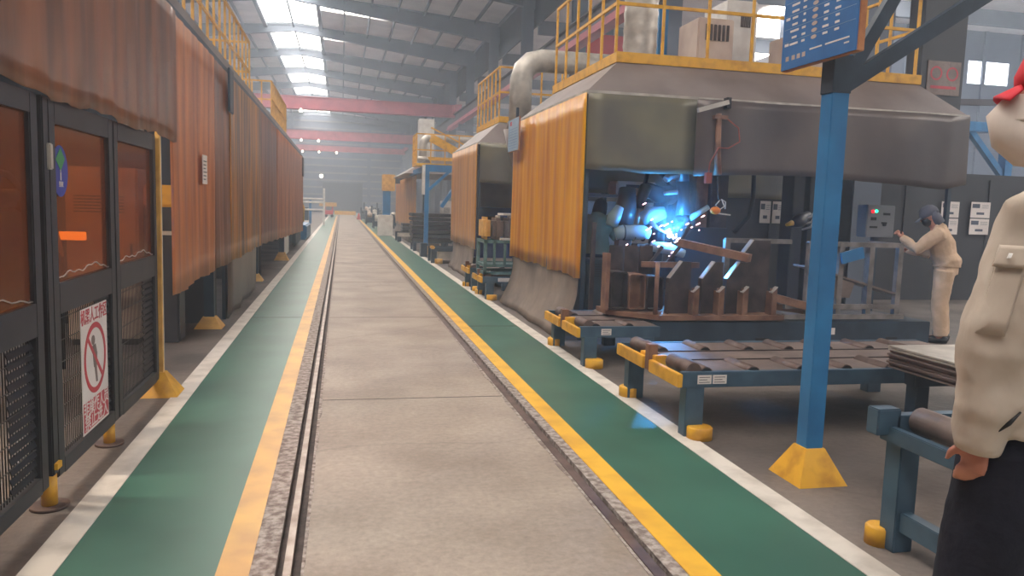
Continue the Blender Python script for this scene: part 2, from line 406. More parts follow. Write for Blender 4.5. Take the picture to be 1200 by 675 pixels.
tag(g_.build('lower_flange', 'pink', wallr), 'pinkish red bottom flange')
g_ = MB(); g_.box(7.50, 7.57, -13, 99.8, 7.54, 7.62); g_.build('crane_rail', 'rust_steel', wallr)
# left wall
wl = MB(); wl.box(XL-.15, XL, -14, 100, 0, zr(XL))
for y in RY: wl.box(XL, XL+.4, y-.15, y+.15, 0, zr(XL))
structure(wl.build('wall_left', 'end_wall'))
# far end wall with sheet ribs and the big door
we = MB(); we.box(XL, XR, 100, 100.2, 0, 13)
for i in range(12): we.box(XL, XR, 99.9, 100, .9*i+1.2, .9*i+1.32)
for x in (-10, -6, 3.4, 7.5): we.box(x-.2, x+.2, 99.75, 100, 0, 11.6)
wallf = structure(we.build('wall_far', 'end_wall'))
for i in range(12): B(XL, XR, 99.86, 99.9, .9*i+1.2, .9*i+1.40).build('girt', 'box_grey', wallf)
d = MB(); d.box(-2.3, 2.6, 99.6, 99.9, 0, 3.7)
for i in range(12): d.box(-2.3, 2.6, 99.56, 99.6, .3*i+.1, .3*i+.14)
structure(d.build('door_1', 'door_grey'))
structure(B(-2.5, 2.8, 99.5, 99.9, 3.7, 3.85).build('trim_9', 'truss'))
# next bay to the right: roof, lit windows, far side wall
nb = MB(); nb.box(8.6, 34, -14, 100, 9.9, 10)
nbo = structure(nb.build('ceiling', 'roof'))
for y in RY:
    B(8.7, 34, y-.1, y+.1, 9.3, 9.9).build('rafter', 'truss', nbo)
    B(17, 22, y+1, y+7, 9.8, 9.88).build('roof_light', 'sky_panel', nbo)
wrf = MB(); wrf.box(33.8, 34, -14, 100, 0, 4.6).box(33.8, 34, -14, 100, 7.4, 10)
for y in RY: wrf.box(33.7, 34, y-.4, y+.4, 4.6, 7.4)
structure(wrf.build('wall_right', 'end_wall'))
w = B(33.9, 33.95, -14, 100, 4.6, 7.4); structure(w.build('window_40', 'win_panel'))
structure(B(8.6, 34, 99.9, 100.1, 0, 10).build('wall_far', 'end_wall'))

cw = MB(); cw.box(18, 34, 30, 30.2, 3.4, 7.6).box(18, 27.3, 30, 30.2, 7.6, 8.6).box(29.5, 34, 30, 30.2, 7.6, 8.6).box(18, 34, 30, 30.2, 8.6, 9.9)
for i in range(9): cw.box(18+2*i, 18.15+2*i, 29.9, 30, 3.4, 9.9)
for z in (4.6, 5.4, 6.8): cw.box(18, 34, 29.92, 30, z, z+.12)
structure(cw.build('wall_back', 'end_wall'))
structure(B(27.3, 29.5, 30.05, 30.1, 7.6, 8.6).build('window_41', 'win_panel'))
# haze
hz = MB().box(-20, 40, -15, 104, -1, 14)
ho = tag(hz.build('haze', 'white'), 'thin blue-grey welding haze filling the whole hall', 'haze', kind='stuff')
hm = bpy.data.materials.new('haze'); hm.use_nodes = True; hm.node_tree.nodes.clear()
_o = hm.node_tree.nodes.new('ShaderNodeOutputMaterial'); _v = hm.node_tree.nodes.new('ShaderNodeVolumeScatter')
_v.inputs['Color'].default_value = (.74, .86, 1, 1); _v.inputs['Density'].default_value = .0065; _v.inputs['Anisotropy'].default_value = .3
hm.node_tree.links.new(_v.outputs[0], _o.inputs['Volume']); ho.data.materials.clear(); ho.data.materials.append(hm)

# ================================================================ CURTAINS
def curtain(name, axis, fixed, a0, a1, ztop, zbot, m, label, amp=.018, per=.11, thick=.004, group=None, zfun=None, flare=0, cat='curtain', nv=10, seed=0, dens=14):
    """hanging sheet; axis 'y' = plane X=fixed running along Y"""
    L_ = abs(a1-a0); nu = max(6, int(L_*dens/ (per/.11)))
    def fn(u, v):
        a = a0+(a1-a0)*u; zb = zfun(a) if zfun else zbot
        z = ztop+(zb-ztop)*v
        off = amp*(.4+.6*v)*(math.sin(a*2*PI/per+seed)+.35*math.sin(a*2*PI/(per*3.7)+1.3+seed)+.5*math.sin(a*1.9+z*1.5+seed))
        off += -flare*max(0, v-.35)**1.5*1.9
        if not zfun: z += .012*v*math.sin(a*5+seed)+.008*v*math.sin(a*17)
        return (fixed+off, a, z) if axis == 'y' else (a, fixed+off, z)
    b = MB().grid(fn, nu, nv, (thick, 0, 0) if axis == 'y' else (0, thick, 0))
    o = b.build(name, m); tag(o, label, cat, group); return o

# left side, aisle plane
for y0, y1, m, lab in ((-1.5, 3.05, 'pvc_brown', 'dark brown plastic curtain above the fence, cut off by the left picture edge'),
                       (3.05, 6.72, 'pvc_brown', 'dark brown streaked plastic curtain above the charcoal fence doors')):
    curtain('welding_curtain', 'y', -1.30, y0, y1, 2.95, 1.93, m, lab, amp=.008, per=.14, seed=y0)
LC = [(6.70, 8.9, 'pvc_orange', 'light orange-brown plastic curtain with the white notice on it'),
      (8.9, 10.05, 'pvc_dark', 'narrow dark brown plastic curtain just beyond the white notice'),
      (10.05, 13.7, 'pvc_black', 'soot-blackened plastic curtain with a yellow streak'),
      (13.7, 17.2, 'pvc_dark', 'dark brown plastic curtain beyond the soot-blackened one'),
      (17.2, 28.4, 'pvc_orange', 'orange-brown plastic curtain at the far end of the left booths')]
def zb_left(y): return .70-.0*y if y < 14 else .70-(y-14)*.022
for i, (y0, y1, m, lab) in enumerate(LC):
    curtain('welding_curtain', 'y', -1.34-.004*(i % 2), y0, y1+.02, 2.97, .7, m, lab, amp=.012, per=.16, seed=i*2,
            zfun=lambda a: zb_left(a)+.012*math.sin(a*5)+.03*max(0, 7.6-a)*-1)
tag(B(-1.36, -1.30, 27.9, 28.5, 2.3, 2.95).build('junction_box', 'dark_wall'), 'small dark box on the far end of the left curtain rail', 'box')
# curtain rail
tag(MB().beam((-1.37, -1.5, 3.0), (-1.37, 28.6, 3.0), .04, .07).build('curtain_rail', 'steel_blue'), 'long dark rail along the top of the left curtains', 'rail')
# notice on the left curtain
n_ = thing('notice', (-1.31, 8.1, 1.62), 'small white notice hung on the light orange-brown curtain', 'notice')
B(-1.315, -1.31, 7.98, 8.24, 1.62, 1.90).build('sheet', 'sign_white', n_)
t = MB()
for i in range(6): t.box(-1.3095, -1.3085, 8.02, 8.14+.06*((i*7) % 3)/2, 1.66+.035*i, 1.67+.035*i)
t.build('writing', 'fence_dark', n_)
# grey-blue pad clipped over the top edge
tag(B(-1.315, -1.29, 9.75, 10.1, 2.5, 3.02, bev=.01).build('hook_plate', 'steel_blue'), 'dark blue-grey plate hooked over the top of the left curtain', 'plate')

# ================================================================ LEFT ROBOT FENCE
def fence_panel(y0, y1, label, z0=.12, z1=1.93, div=None, wz=(1.06, 1.82)):
    t = thing('safety_fence', (-1.34, (y0+y1)/2, 0), label, 'fence', None)
    f = MB(); X0, X1 = -1.375, -1.325
    f.box(X0, X1, y0, y0+.085, z0, z1, .006); f.box(X0, X1, y1-.085, y1, z0, z1, .006)
    f.box(X0, X1, y0+.085, y1-.085, wz[1], z1); f.box(X0, X1, y0+.085, y1-.085, wz[0]-.15, wz[0]); f.box(X0, X1, y0+.085, y1-.085, z0, z0+.075)
    f.build('frame', 'fence_dark', t)
    p = B(-1.352, -1.348, y0+.08, y1-.08, wz[0]-.01, wz[1]+.01).build('window_pane', 'amber', t)
    # crinkled loose bottom edge of the film
    e = []; n = 26; a, b = y0+.085, y1-.085
    for i in range(n+1):
        u = i/n; e.append((-1.340, a+(b-a)*u, wz[0]+.012+.05*math.sin(PI*u)*(.7+.3*math.sin(u*11))+.006*math.sin(u*37)))
    MB().tube(e, .0035, 6).build('film_edge', 'bright_steel', p)
    # infill: vertical wires and horizontal louvres
    w = MB(); yb = div if div else y0+.085
    yy = y0+.10
    while yy < y1-.09: w.box(-1.353, -1.349, yy-.002, yy+.002, z0+.07, wz[0]-.15); yy += .028
    zz = z0+.1
    while zz < wz[0]-.16: w.box(-1.349, -1.345, y0+.085, y1-.085, zz-.002, zz+.002); zz += .11
    w.build('wire_mesh', 'mesh_dark', t)
    s = MB(); zz = z0+.09; 
    sy0 = y1-.36 if (y1-y0) > .6 else y0+.09
    while zz < wz[0]-.17:
        s.prism([(-1.346, sy0, zz), (-1.356, sy0, zz+.03), (-1.352, sy0, zz+.032), (-1.342, sy0, zz+.002)], (0, y1-.087-sy0, 0)); zz += .045
    s.build('louvre', 'mesh_dark', t)
    return t
fp = fence_panel(2.55, 3.86, 'charcoal fence panel with amber window, cut off by the left picture edge', wz=(1.0, 1.84))
fence_panel(3.99, 5.02, 'charcoal fence door holding the prohibition sign and round blue sign')
fence_panel(5.04, 6.10, 'charcoal fence panel nearest the gold pole')
def fence_post(y, label):
    t = thing('fence_post', (-1.35, y, 0), label, 'post')
    B(-1.385, -1.315, y-.035, y+.035, .16, 1.93, .006).build('upright', 'fence_dark', t)
    MB().cyl((-1.35, y, .012), (-1.35, y, .16), .035).build('foot_tube', 'yellow', t)
    MB().cyl((-1.35, y, 0), (-1.35, y, .014), .085, n=24).build('base_plate', 'rust_steel', t)
    MB().box(-1.315, -1.30, y-.03, y+.03, .19, .22).build('bracket', 'yellow', t)
    return t
fence_post(3.925, 'charcoal fence post with yellow foot at the hinge side of the sign door')
t = thing('support_foot', (-1.35, 4.9, 0), 'yellow tube foot with round plate under the sign door', 'foot')
MB().cyl((-1.35, 4.9, .012), (-1.35, 4.9, .12), .032).build('foot_tube', 'yellow', t)
MB().cyl((-1.35, 4.9, 0), (-1.35, 4.9, .014), .08, n=24).build('base_plate', 'rust_steel', t)
# hinge
tag(B(-1.325, -1.30, 3.93, 3.97, 1.60, 1.72, .005).build('door_latch', 'galv'), 'small pale metal latch on the fence post beside the round sign', 'latch')
# gold pole with pyramid base
t = thing('pole', (-1.36, 6.14, 0), 'thin gold pole at the end of the charcoal fence', 'pole')
B(-1.335, -1.305, 6.13, 6.17, .1, 1.96).build('shaft', 'pale_yellow', t)
B(-1.335, -1.305, 6.17, 6.19, .1, 1.96).build('edge_strip', 'galv', t)
MB().frustum(-1.46, -1.18, 6.00, 6.28, 0, -1.35, -1.29, 6.11, 6.19, .17).build('base', 'yellow', t)

# prohibition sign (robot work area)
sg = thing('warning_sign', (-1.32, 4.56, .2), 'white and red prohibition sign on the fence door beside the aisle', 'sign')
SX = -1.318; sy0, sy1, sz0, sz1 = 4.335, 4.79, .215, .89
B(SX-.004, SX, sy0, sy1, sz0, sz1, .0015).build('panel', 'sign_white', sg)
cy = (sy0+sy1)/2; cz = .60
ring = MB(); n = 48
for i in range(n):
    a0, a1 = 2*PI*i/n, 2*PI*(i+1)/n
    P_ = lambda a, r: (SX+.0005, cy+math.cos(a)*r*.98, cz+math.sin(a)*r)
    ring.prism([P_(a0, .165), P_(a0, .195), P_(a1, .195), P_(a1, .165)], (.0012, 0, 0))
d0 = Vector((0, .125, -.125)); 
ring.beam(Vector((SX+.001, cy, cz))-d0, Vector((SX+.001, cy, cz))+d0, .0012, .026, up=(0, 1, 1))
ring.build('prohibition_ring', 'sign_red', sg)
fg = MB(); fx = SX+.0005
fg.prism([(fx, cy-.03+.03*math.cos(a*PI/6), cz+.10+.028*math.sin(a*PI/6)) for a in range(12)], (.0008, 0, 0))
fg.prism([(fx, cy-.05, cz+.07), (fx, cy+.01, cz+.075), (fx, cy+.035, cz+.02), (fx, cy+.02, cz-.06), (fx, cy-.03, cz-.05)], (.0008, 0, 0))
fg.prism([(fx, cy-.02, cz-.05), (fx, cy+.02, cz-.055), (fx, cy+.035, cz-.14), (fx, cy+.005, cz-.14)], (.0008, 0, 0))
fg.build('figure', 'cover', sg)
text_mesh('机器人工作区', .088, 'heading', 'sign_red', sg, (SX+.001, cy, .838), (0, 1, 0), (0, 0, 1), ex=.0006, sx=.86)
rb = B(SX, SX+.0012, sy0+.012, sy1-.012, sz0+.015, .385); rb.build('red_band', 'sign_red', sg)
text_mesh('非操作人员', .092, 'band_writing', 'sign_white', sg, (SX+.0018, cy, .342), (0, 1, 0), (0, 0, 1), ex=.0005, sx=.95)
text_mesh('禁止进入', .092, 'band_writing', 'sign_white', sg, (SX+.0018, cy, .268), (0, 1, 0), (0, 0, 1), ex=.0005, sx=1.12)
# oval blue sign on the window
ov = thing('round_sign', (-1.33, 4.19, 1.45), 'blue oval sign with green diamond on the amber window', 'sign')
def disc(b, x, y, z, ry, rz, t=.002, n=32): b.prism([(x, y+ry*math.cos(2*PI*i/n), z+rz*math.sin(2*PI*i/n)) for i in range(n)], (t, 0, 0)); return b
disc(MB(), -1.347, 4.19, 1.60, .105, .125, .003).build('disc', 'sign_round_blue', ov)
MB().prism([(-1.343, 4.125, 1.655), (-1.343, 4.19, 1.60), (-1.343, 4.25, 1.66), (-1.343, 4.19, 1.715)], (.001, 0, 0)).build('diamond', 'sign_green', ov)
fg = MB(); fg.box(-1.343, -1.342, 4.182, 4.196, 1.555, 1.595); disc(fg, -1.343, 4.189, 1.605, .008, .008, .001)
fg.build('figure', 'sign_white', ov)
text_mesh('授权', .03, 'writing', 'sign_white', ov, (-1.342, 4.19, 1.535), (0, 1, 0), (0, 0, 1), ex=.0005)

tag(B(-1.372, -1.325, 5.32, 5.78, 1.932, 1.944).build('daylight_gap_strip', 'sign_white'), 'thin white strip standing in for a daylight gap on top of the fence panel nearest the gold pole', 'strip')  # white colour stands in for daylight showing through a gap
# things inside the left booths
bk = MB(); bk.box(-5.3, -5.2, -1, 28.4, 0, 3.0); tag(bk.build('booth_back_panel', 'dark_wall'), 'long dark panel closing the back of the left booths', 'panel')
for y, lab in ((-1.2, 'dark partition at the near end of the left booths'), (9.6, 'dark partition behind the narrow dark curtain'), (14.9, 'dark partition below the first yellow guard rail'), (28.3, 'dark partition at the far end of the left booths')):
    tag(B(-5.2, -1.45, y, y+.06, 0, 2.95).build('booth_partition', 'dark_wall'), lab, 'partition')
tag(B(-5.3, -1.42, -1.2, 28.4, 3.02, 3.2).build('booth_roof', 'hood'), 'flat grey roof over the long row of left booths', 'roof')
def cabinet(x0, x1, y0, y1, h, m, label, nd=1, face='-y', vents=True):
    t = thing('control_cabinet', ((x0+x1)/2, (y0+y1)/2, 0), label, 'cabinet')
    B(x0, x1, y0, y1, .06, h, .015).build('body', m, t); B(x0+.03, x1-.03, y0+.03, y1-.03, 0, .06).build('plinth', 'black', t)
    w = (x1-x0)/nd
    for i in range(nd):
        d = B(x0+w*i+.02, x0+w*(i+1)-.02, y0-.02, y0, .12, h-.06, .005).build('door', m, t)
        B(x0+w*(i+1)-.07, x0+w*(i+1)-.05, y0-.04, y0-.02, h*.5, h*.5+.14).build('handle', 'black', d)
    if vents:
        v = MB()
        for i in range(6): v.box(x0+.08, x1-.12, y0-.023, y0-.019, h*.75+.03*i, h*.75+.03*i+.012)
        v.build('vent', 'black', t)
    return t
cabinet(-2.6, -1.95, 8.2, 8.8, 1.75, 'cream', 'pale control cabinet seen through the gap beside the gold pole')
wf = thing('wire_feeder', (-1.76, 8.45, 0), 'dark feeder cabinet with yellow box on top in the gap beside the gold pole', 'machine')
B(-1.93, -1.6, 8.3, 8.6, 0, 1.38, .02).build('cabinet_body', 'robot', wf); B(-1.93, -1.6, 8.3, 8.6, 1.38, 1.60, .02).build('yellow_box', 'yellow', wf); B(-1.9, -1.62, 8.29, 8.3, 1.1, 1.14).build('trim_strip', 'galv', wf)
def robot(base, label, s=1.0, m='robot', yaw=0, reach=(.9, .2)):
    t = thing('welding_robot', base, label, 'robot'); x, y, z = base
    c, n = math.cos(yaw), math.sin(yaw)
    def P(a, b): return (x+a*c*s, y+a*n*s, z+b*s)
    MB().cyl((x, y, z), (x, y, z+.35*s), .2*s, .16*s, 20).build('pedestal', m, t)
    MB().cyl((x, y, z+.35*s), (x, y, z+.6*s), .17*s, .15*s, 20).build('turntable', m, t)
    sh = P(.12, .6); el = P(.0, 1.25); wr_ = P(reach[0]*.75, 1.32); tp = P(reach[0], .98)
    MB().tube([sh, P(.05, .95), el], [(.11*s, .08*s), (.09*s, .07*s), (.08*s, .07*s)], 14).build('lower_arm', m, t)
    MB().tube([P(-.2, 1.27), el, wr_], [.1*s, .09*s, .055*s], 14).build('upper_arm', m, t)
    w = MB().tube([wr_, P(reach[0]*.9, 1.22), P(reach[0]*.95, 1.12)], [.06*s, .05*s, .035*s], 12).build('wrist', m, t)
    MB().tube([P(reach[0]*.95, 1.12), P(reach[0]*.98, 1.03), tp], [.025*s, .018*s, .006*s], 10).build('torch', 'bright_steel', w)
    MB().tube([P(-.2, 1.35), P(.2, 1.55), P(reach[0]*.7, 1.45), P(reach[0]*.93, 1.2)], .022*s, 8).build('cable', 'black', t)
    return t
robot((-2.6, 5.0, 0), 'dark robot arm behind the amber window of the sign door', 1.1, 'robot', .6)
def added_booth_lamp(x, y, label, e, col):  # unseen lamp, added to brighten the booth floor and the amber windows
    t = thing('added_booth_lamp', (x, y, 2.86), label, 'lamp')
    B(x-.65, x+.65, y-.06, y+.06, 2.93, 3.02, .01).build('housing', 'white', t)
    ld = bpy.data.lights.new('booth_fill_light', 'AREA'); ld.shape = 'RECTANGLE'; ld.size = 1.2; ld.size_y = .1; ld.energy = e; ld.color = col
    lo_ = bpy.data.objects.new('booth_fill_light', ld); COL.objects.link(lo_); lo_.parent = t; lo_.location = (0, 0, .06)
    return t
added_booth_lamp(-2.9, 4.4, 'added lamp brightening the booth behind the amber fence windows', 130, (1, .86, .7))
added_booth_lamp(-2.6, 8.0, 'added lamp brightening the booth behind the light orange-brown curtain', 30, (.8, .88, 1))
added_booth_lamp(-2.8, 12.2, 'added lamp brightening the booth behind the sooty curtain', 30, (.8, .88, 1))
curtain('welding_curtain', 'y', -3.5, 2.2, 6.6, 2.8, .25, 'pvc_tan', 'inner orange curtain glowing behind the amber fence windows', amp=.02, per=.3, seed=4)
tb = thing('work_bench', (-2.9, 3.9, 0), 'dark bench behind the amber fence windows', 'bench')
B(-3.3, -2.5, 3.2, 4.6, .8, .86).build('top', 'rust_steel', tb)
for x in (-3.2, -2.6):
    for y in (3.3, 4.5): B(x-.03, x+.03, y-.03, y+.03, 0, .8).build('leg', 'steel_blue', tb)
lp = thing('bench_lamp', (-2.3, 7.0, 0), 'glowing orange lamp bar behind the amber window', 'lamp')
MB().cyl((-2.3, 7.1, 0), (-2.3, 7.1, 1.1), .02).build('stand', 'black', lp)
B(-2.55, -2.1, 7.08, 7.12, 1.1, 1.17).build('glowing_bar', 'orange_lamp', lp)
cabinet(-4.6, -3.2, 7.4, 8.0, 1.9, 'cream', 'wide pale cabinet deep inside the left booth', 2)
# legs and skirts under the left curtain
def pyramid_column(x, y, zt, m, ym, label, s=.1, bw=.3, bh=.2, name='booth_column'):
    t = thing(name, (x, y, 0), label, 'column')
    B(x-s/2, x+s/2, y-s/2, y+s/2, .05, zt).build('shaft', m, t)
    MB().frustum(x-bw/2, x+bw/2, y-bw/2, y+bw/2, 0, x-s*.6, x+s*.6, y-s*.6, y+s*.6, bh).build('base', ym, t)
    return t
pyramid_column(-1.47, 9.3, 2.95, 'steel_blue', 'pale_yellow', 'dark blue column with pale yellow foot under the left curtains', .11, .3, .13)
pyramid_column(-1.52, 14.9-.3, 2.95, 'steel_blue', 'pale_yellow', 'dark column behind the grey skirt of the left booths', .1, .28, .13)
pyramid_column(-1.42, 19.6, 2.95, 'steel_blue', 'pale_yellow', 'blue column with rounded yellow foot far along the left kerb', .12, .34, .2)
tag(B(-1.44, -1.38, 20.0, 21.6, .08, .8).build('pale_board', 'white'), 'pale panel beside the farthest blue column of the left booths', 'panel')
tag(B(-1.46, -1.36, 24.5, 27.5, .05, .6, .05).build('machine_skirt', 'black'), 'dark machine skirt under the far left curtain', 'skirt')
curtain('skirt_cloth', 'y', -1.36, 9.9, 13.2, .85, .02, 'dark_cloth', 'dark dusty skirt hanging to the floor below the sooty curtain', amp=.015, per=.9, flare=0, cat='skirt')
tag(B(-1.42, -1.38, 9.9, 10.1, 0, .8).build('dark_strip', 'steel_blue'), 'dark vertical strip beside the dark skirt below the sooty curtain', 'strip')

# left guard rails
def railing(label, p0, segs, z0, h, m='yellow', step=.5, group=None, r=.017, mids=(.5,), kick=0, offs=0):
    """segs: list of points (x,y) polyline; posts every step"""
    t = thing('guard_rail', (*p0, z0), label, 'railing', group)
    pts = segs
    for i in range(len(pts)-1):
        a = Vector((*pts[i], 0)); b = Vector((*pts[i+1], 0)); L_ = (b-a).length; n = max(1, round(L_/step))
        for k in range(n+1):
            if i and k == 0: continue
            q = a+(b-a)*(k/n)
            MB().beam((q.x, q.y, z0), (q.x, q.y, z0+h), r*1.8, r*1.8).build('post', m, t)
        rr = MB(); rr.beam((a.x, a.y, z0+h), (b.x, b.y, z0+h), r*2, r*2); rr.build('top_rail', m, t)
        for q in mids: MB().beam((a.x, a.y, z0+h*q), (b.x, b.y, z0+h*q), r*1.6, r*2.2).build('mid_rail', m, t)
        if kick: MB().beam((a.x, a.y, z0+kick/2), (b.x, b.y, z0+kick/2), .012, kick).build('kick_plate', m, t)
    return t
railing('yellow guard rail on the near left booth roof', (-1.65, 12), [(-1.65, 3), (-1.65, 15.0), (-3.6, 15.0)], 3.2, 1.09, 'pale_yellow', .5, mids=(.52, .2))
railing('yellow guard rail on the far left booth roof', (-1.65, 22), [(-3.4, 19.5), (-1.65, 19.5), (-1.65, 24.5)], 3.2, 1.07, 'pale_yellow', .22, mids=(.6,), kick=.15)

# ================================================================ RIGHT HOODS
def hood(Y0, Y1, X0, X1, zt, zp, ins, label, insr=.33):
    t = thing('extraction_hood', ((X0+X1)/2, (Y0+Y1)/2, 0), label, 'hood')
    MB().frustum(X0, X1, Y0, Y1, zt, X0+ins, X1-insr, Y0+ins, Y1-.35, zp).build('canopy', 'hood', t)
    rm = MB()
    rm.box(X0-.01, X1+.01, Y0-.012, Y0+.01, zt-.03, zt+.01).box(X0-.012, X0+.01, Y0, Y1, zt-.03, zt+.01)
    rm.box(X0-.01, X1+.01, Y1-.01, Y1+.012, zt-.03, zt+.01).box(X1-.01, X1+.012, Y0, Y1, zt-.03, zt+.01)
    rm.build('rim', 'galv', t)
    a, b, c, d_ = X0+ins, X1-insr, Y0+ins, Y1-.35
    kb = MB(); kb.box(a-.03, b+.03, c-.03, c, zp-.01, zp+.11).box(a-.03, a, c, d_, zp-.01, zp+.11).box(b, b+.03, c, d_, zp-.01, zp+.11).box(a-.03, b+.03, d_, d_+.03, zp-.01, zp+.11)
    kb.build('kerb', 'yellow', t)
    for x in (X0+.055, X1-.12):
        for y in (Y0+.08, Y1-.12): B(x-.025, x+.025, y-.025, y+.025, 0, zt).build('column', 'steel_blue', t)
    return t
hood(8.22, 11.85, 2.62, 7.55, 2.78, 3.22, .53, 'nearest grey extraction hood with bright amber curtain')
hood(15.12, 18.6, 2.62, 6.6, 2.72, 3.2, .53, 'second grey extraction hood beyond the bright amber curtain')
railing('yellow guard rail on top of the nearest hood', (3.13, 8.8), [(3.13, 11.4), (3.13, 8.79), (7.2, 8.79), (7.2, 11.4)], 3.32, 1.1, 'yellow', .56, mids=(.52,))
railing('yellow guard rail on top of the second hood', (3.13, 15.7), [(3.13, 18.2), (3.13, 15.68), (6.2, 15.68)], 3.3, 1.0, 'yellow', .45, mids=(.5,))
curtain('welding_curtain', 'y', 2.60, 8.2, 11.85, 2.76, .72, 'pvc_amber', 'bright amber ribbed curtain on the side of the nearest hood', amp=.012, per=.13, seed=1)
curtain('welding_curtain', 'y', 2.60, 15.1, 18.6, 2.70, .62, 'pvc_tan', 'tan orange curtain on the side of the second hood', amp=.01, per=.2, seed=3)
curtain('skirt_cloth', 'y', 2.62, 8.25, 11.6, .86, .01, 'skirt_cloth', 'dusty grey skirt flaring to the floor below the amber curtain', amp=.02, per=.7, flare=.20, cat='skirt')
curtain('skirt_cloth', 'y', 2.62, 15.2, 18.3, .76, .01, 'skirt_cloth', 'dusty grey skirt below the tan curtain of the second hood', amp=.02, per=.7, flare=.12, cat='skirt')
curtain('welding_blanket', 'x', 8.2, 2.63, 3.92, 2.76, 1.92, 'grey_cloth', 'grey blanket hanging left of the welding arc on the nearest hood', amp=.008, per=.9, cat='curtain', dens=20)
curtain('welding_blanket', 'x', 8.14, 3.9, 7.5, 2.76, 1.9, 'dark_cloth', 'long sagging dark grey blanket across the front of the nearest hood', amp=.05, per=1.15, cat='curtain', dens=40,
        zfun=lambda a: 1.90+.05*math.sin((a-3.9)*1.2)+(.08 if a > 7.3 else 0))
curtain('welding_blanket', 'x', 11.86, 2.7, 7.4, 2.76, 1.75, 'grey_cloth', 'grey blanket closing the back of the nearest hood', amp=.01, per=1.1, cat='curtain', dens=12)
curtain('welding_blanket', 'x', 15.1, 2.66, 6.4, 2.7, 1.93, 'grey_cloth', 'grey blanket across the front of the second hood', amp=.01, per=1.1, cat='curtain', dens=12)
curtain('welding_blanket', 'x', 18.6, 2.66, 6.4, 2.7, 1.2, 'hood', 'pale grey sheet closing the back of the second hood', amp=.01, per=1.1, cat='curtain', dens=12)
# partitions behind the nearest booth
bp_ = MB(); bp_.box(5.0, 14, 12.2, 12.28, 0, 2.35)
for x in [4.6+.9*i for i in range(11)]: bp_.box(x, x+.05, 12.17, 12.2, 0, 2.25)
tag(bp_.build('booth_partition', 'dark_wall'), 'dark grey ribbed partition behind the nearest booth and the worker', 'partition')
bp_ = MB(); bp_.box(10.2, 11.1, 12.3, 12.7, 0, 7); tag(bp_.build('sign_column', 'dark_wall'), 'dark square column right of the nearest hood with a faded sign', 'column')
t = thing('faded_sign', (10.65, 12.27, 3.8), 'faded warning sign on the dark column right of the nearest hood', 'sign')
# ducts
d = thing('exhaust_duct', (3.75, 9.7, 3.22), 'shiny spiral duct rising from the nearest hood', 'duct')
b = MB(); pts = []; rs = []
for i in range(40):
    z = 3.42+i*.05; pts.append((3.78, 9.7, z)); rs.append(.215 if i % 4 else .223)
MB().tube(pts, rs, 28).build('pipe', 'galv', d)
MB().tube([(3.78, 9.7, 3.22), (3.78, 9.7, 3.36), (3.78, 9.7, 3.42)], [.27, .26, .22], 28).build('collar', 'rust_steel', d)
d = thing('exhaust_duct', (3.3, 14.9, 3.0), 'elbow duct rising beside the second hood and turning right', 'duct')
pts = [(3.12, 13.7, 2.9), (3.12, 13.7, 3.74)]
for i in range(1, 4): a = PI/2*i/3; pts.append((3.12+.36*(1-math.cos(a)), 13.7, 3.74+.36*math.sin(a)))
pts.append((8.0, 13.7, 4.10))
MB().tube(pts, .20, 28).build('pipe', 'galv', d)
MB().cyl((3.12, 13.7, 2.86), (3.12, 13.7, 3.0), .24, .22, 28).build('collar', 'rust_steel', d)
MB().cyl((3.12, 13.7, 2.2), (3.12, 13.7, 2.86), .12, .29, 28).build('cone', 'hood', d)
MB().beam((3.12, 13.75, 0), (3.12, 13.75, 2.3), .08).build('support', 'steel_blue', d)
# equipment on the nearest hood
def topbox(x0, x1, y0, y1, z0, z1, m, label, name='control_cabinet', grill=None):
    t = thing(name, ((x0+x1)/2, (y0+y1)/2, z0), label, 'cabinet')
    B(x0, x1, y0, y1, z0, z1, .015).build('body', m, t)
    gx0, gx1, gz0, gz1 = grill
    v = MB(); n = 6
    for i in range(n): v.box(gx0+(gx1-gx0)*i/n, gx0+(gx1-gx0)*(i+.6)/n, y0-.012, y0-.002, gz0, gz1)
    v.build('vent', 'groove', t); return t
topbox(4.45, 4.95, 9.4, 10, 3.22, 3.98, 'cream', 'pinkish beige cabinet with open top panel on the nearest hood', grill=(4.55, 4.9, 3.7, 3.9))
topbox(5.05, 5.5, 9.8, 10.5, 3.22, 4.35, 'white', 'tall pale cabinet behind the rail on the nearest hood', grill=(5.25, 5.4, 4.0, 4.15))
topbox(5.75, 6.35, 9.3, 9.9, 3.22, 3.86, 'cream', 'beige machine with dark grille beside the blue notice board', grill=(5.85, 6.15, 3.62, 3.8))
for x, lab in ((5.65, 'blue upright between the two pale cabinets on the hood'), (4.35, 'blue upright left of the pinkish cabinet on the hood')):
    tag(B(x-.07, x+.07, 10.3, 10.45, 3.22, 4.3).build('blue_upright', 'post_blue'), lab, 'post')
# faded sign
B(10.32, 11.02, 12.27, 12.295, 3.75, 4.35, .003).build('panel', 'cover', t)
fs = MB()
for cx_ in (10.5, 10.84):
    n = 24
    for i in range(n):
        a0, a1 = 2*PI*i/n, 2*PI*(i+1)/n; P_ = lambda a, r: (cx_+2.1*r*math.cos(a), 12.268, 4.13+2.1*r*math.sin(a))
        fs.prism([P_(a0, .045), P_(a0, .06), P_(a1, .06), P_(a1, .045)], (0, -.002, 0))
fs.box(10.4, 10.94, 12.266, 12.269, 3.86, 3.91); fs.build('marks', 'sign_red', t)

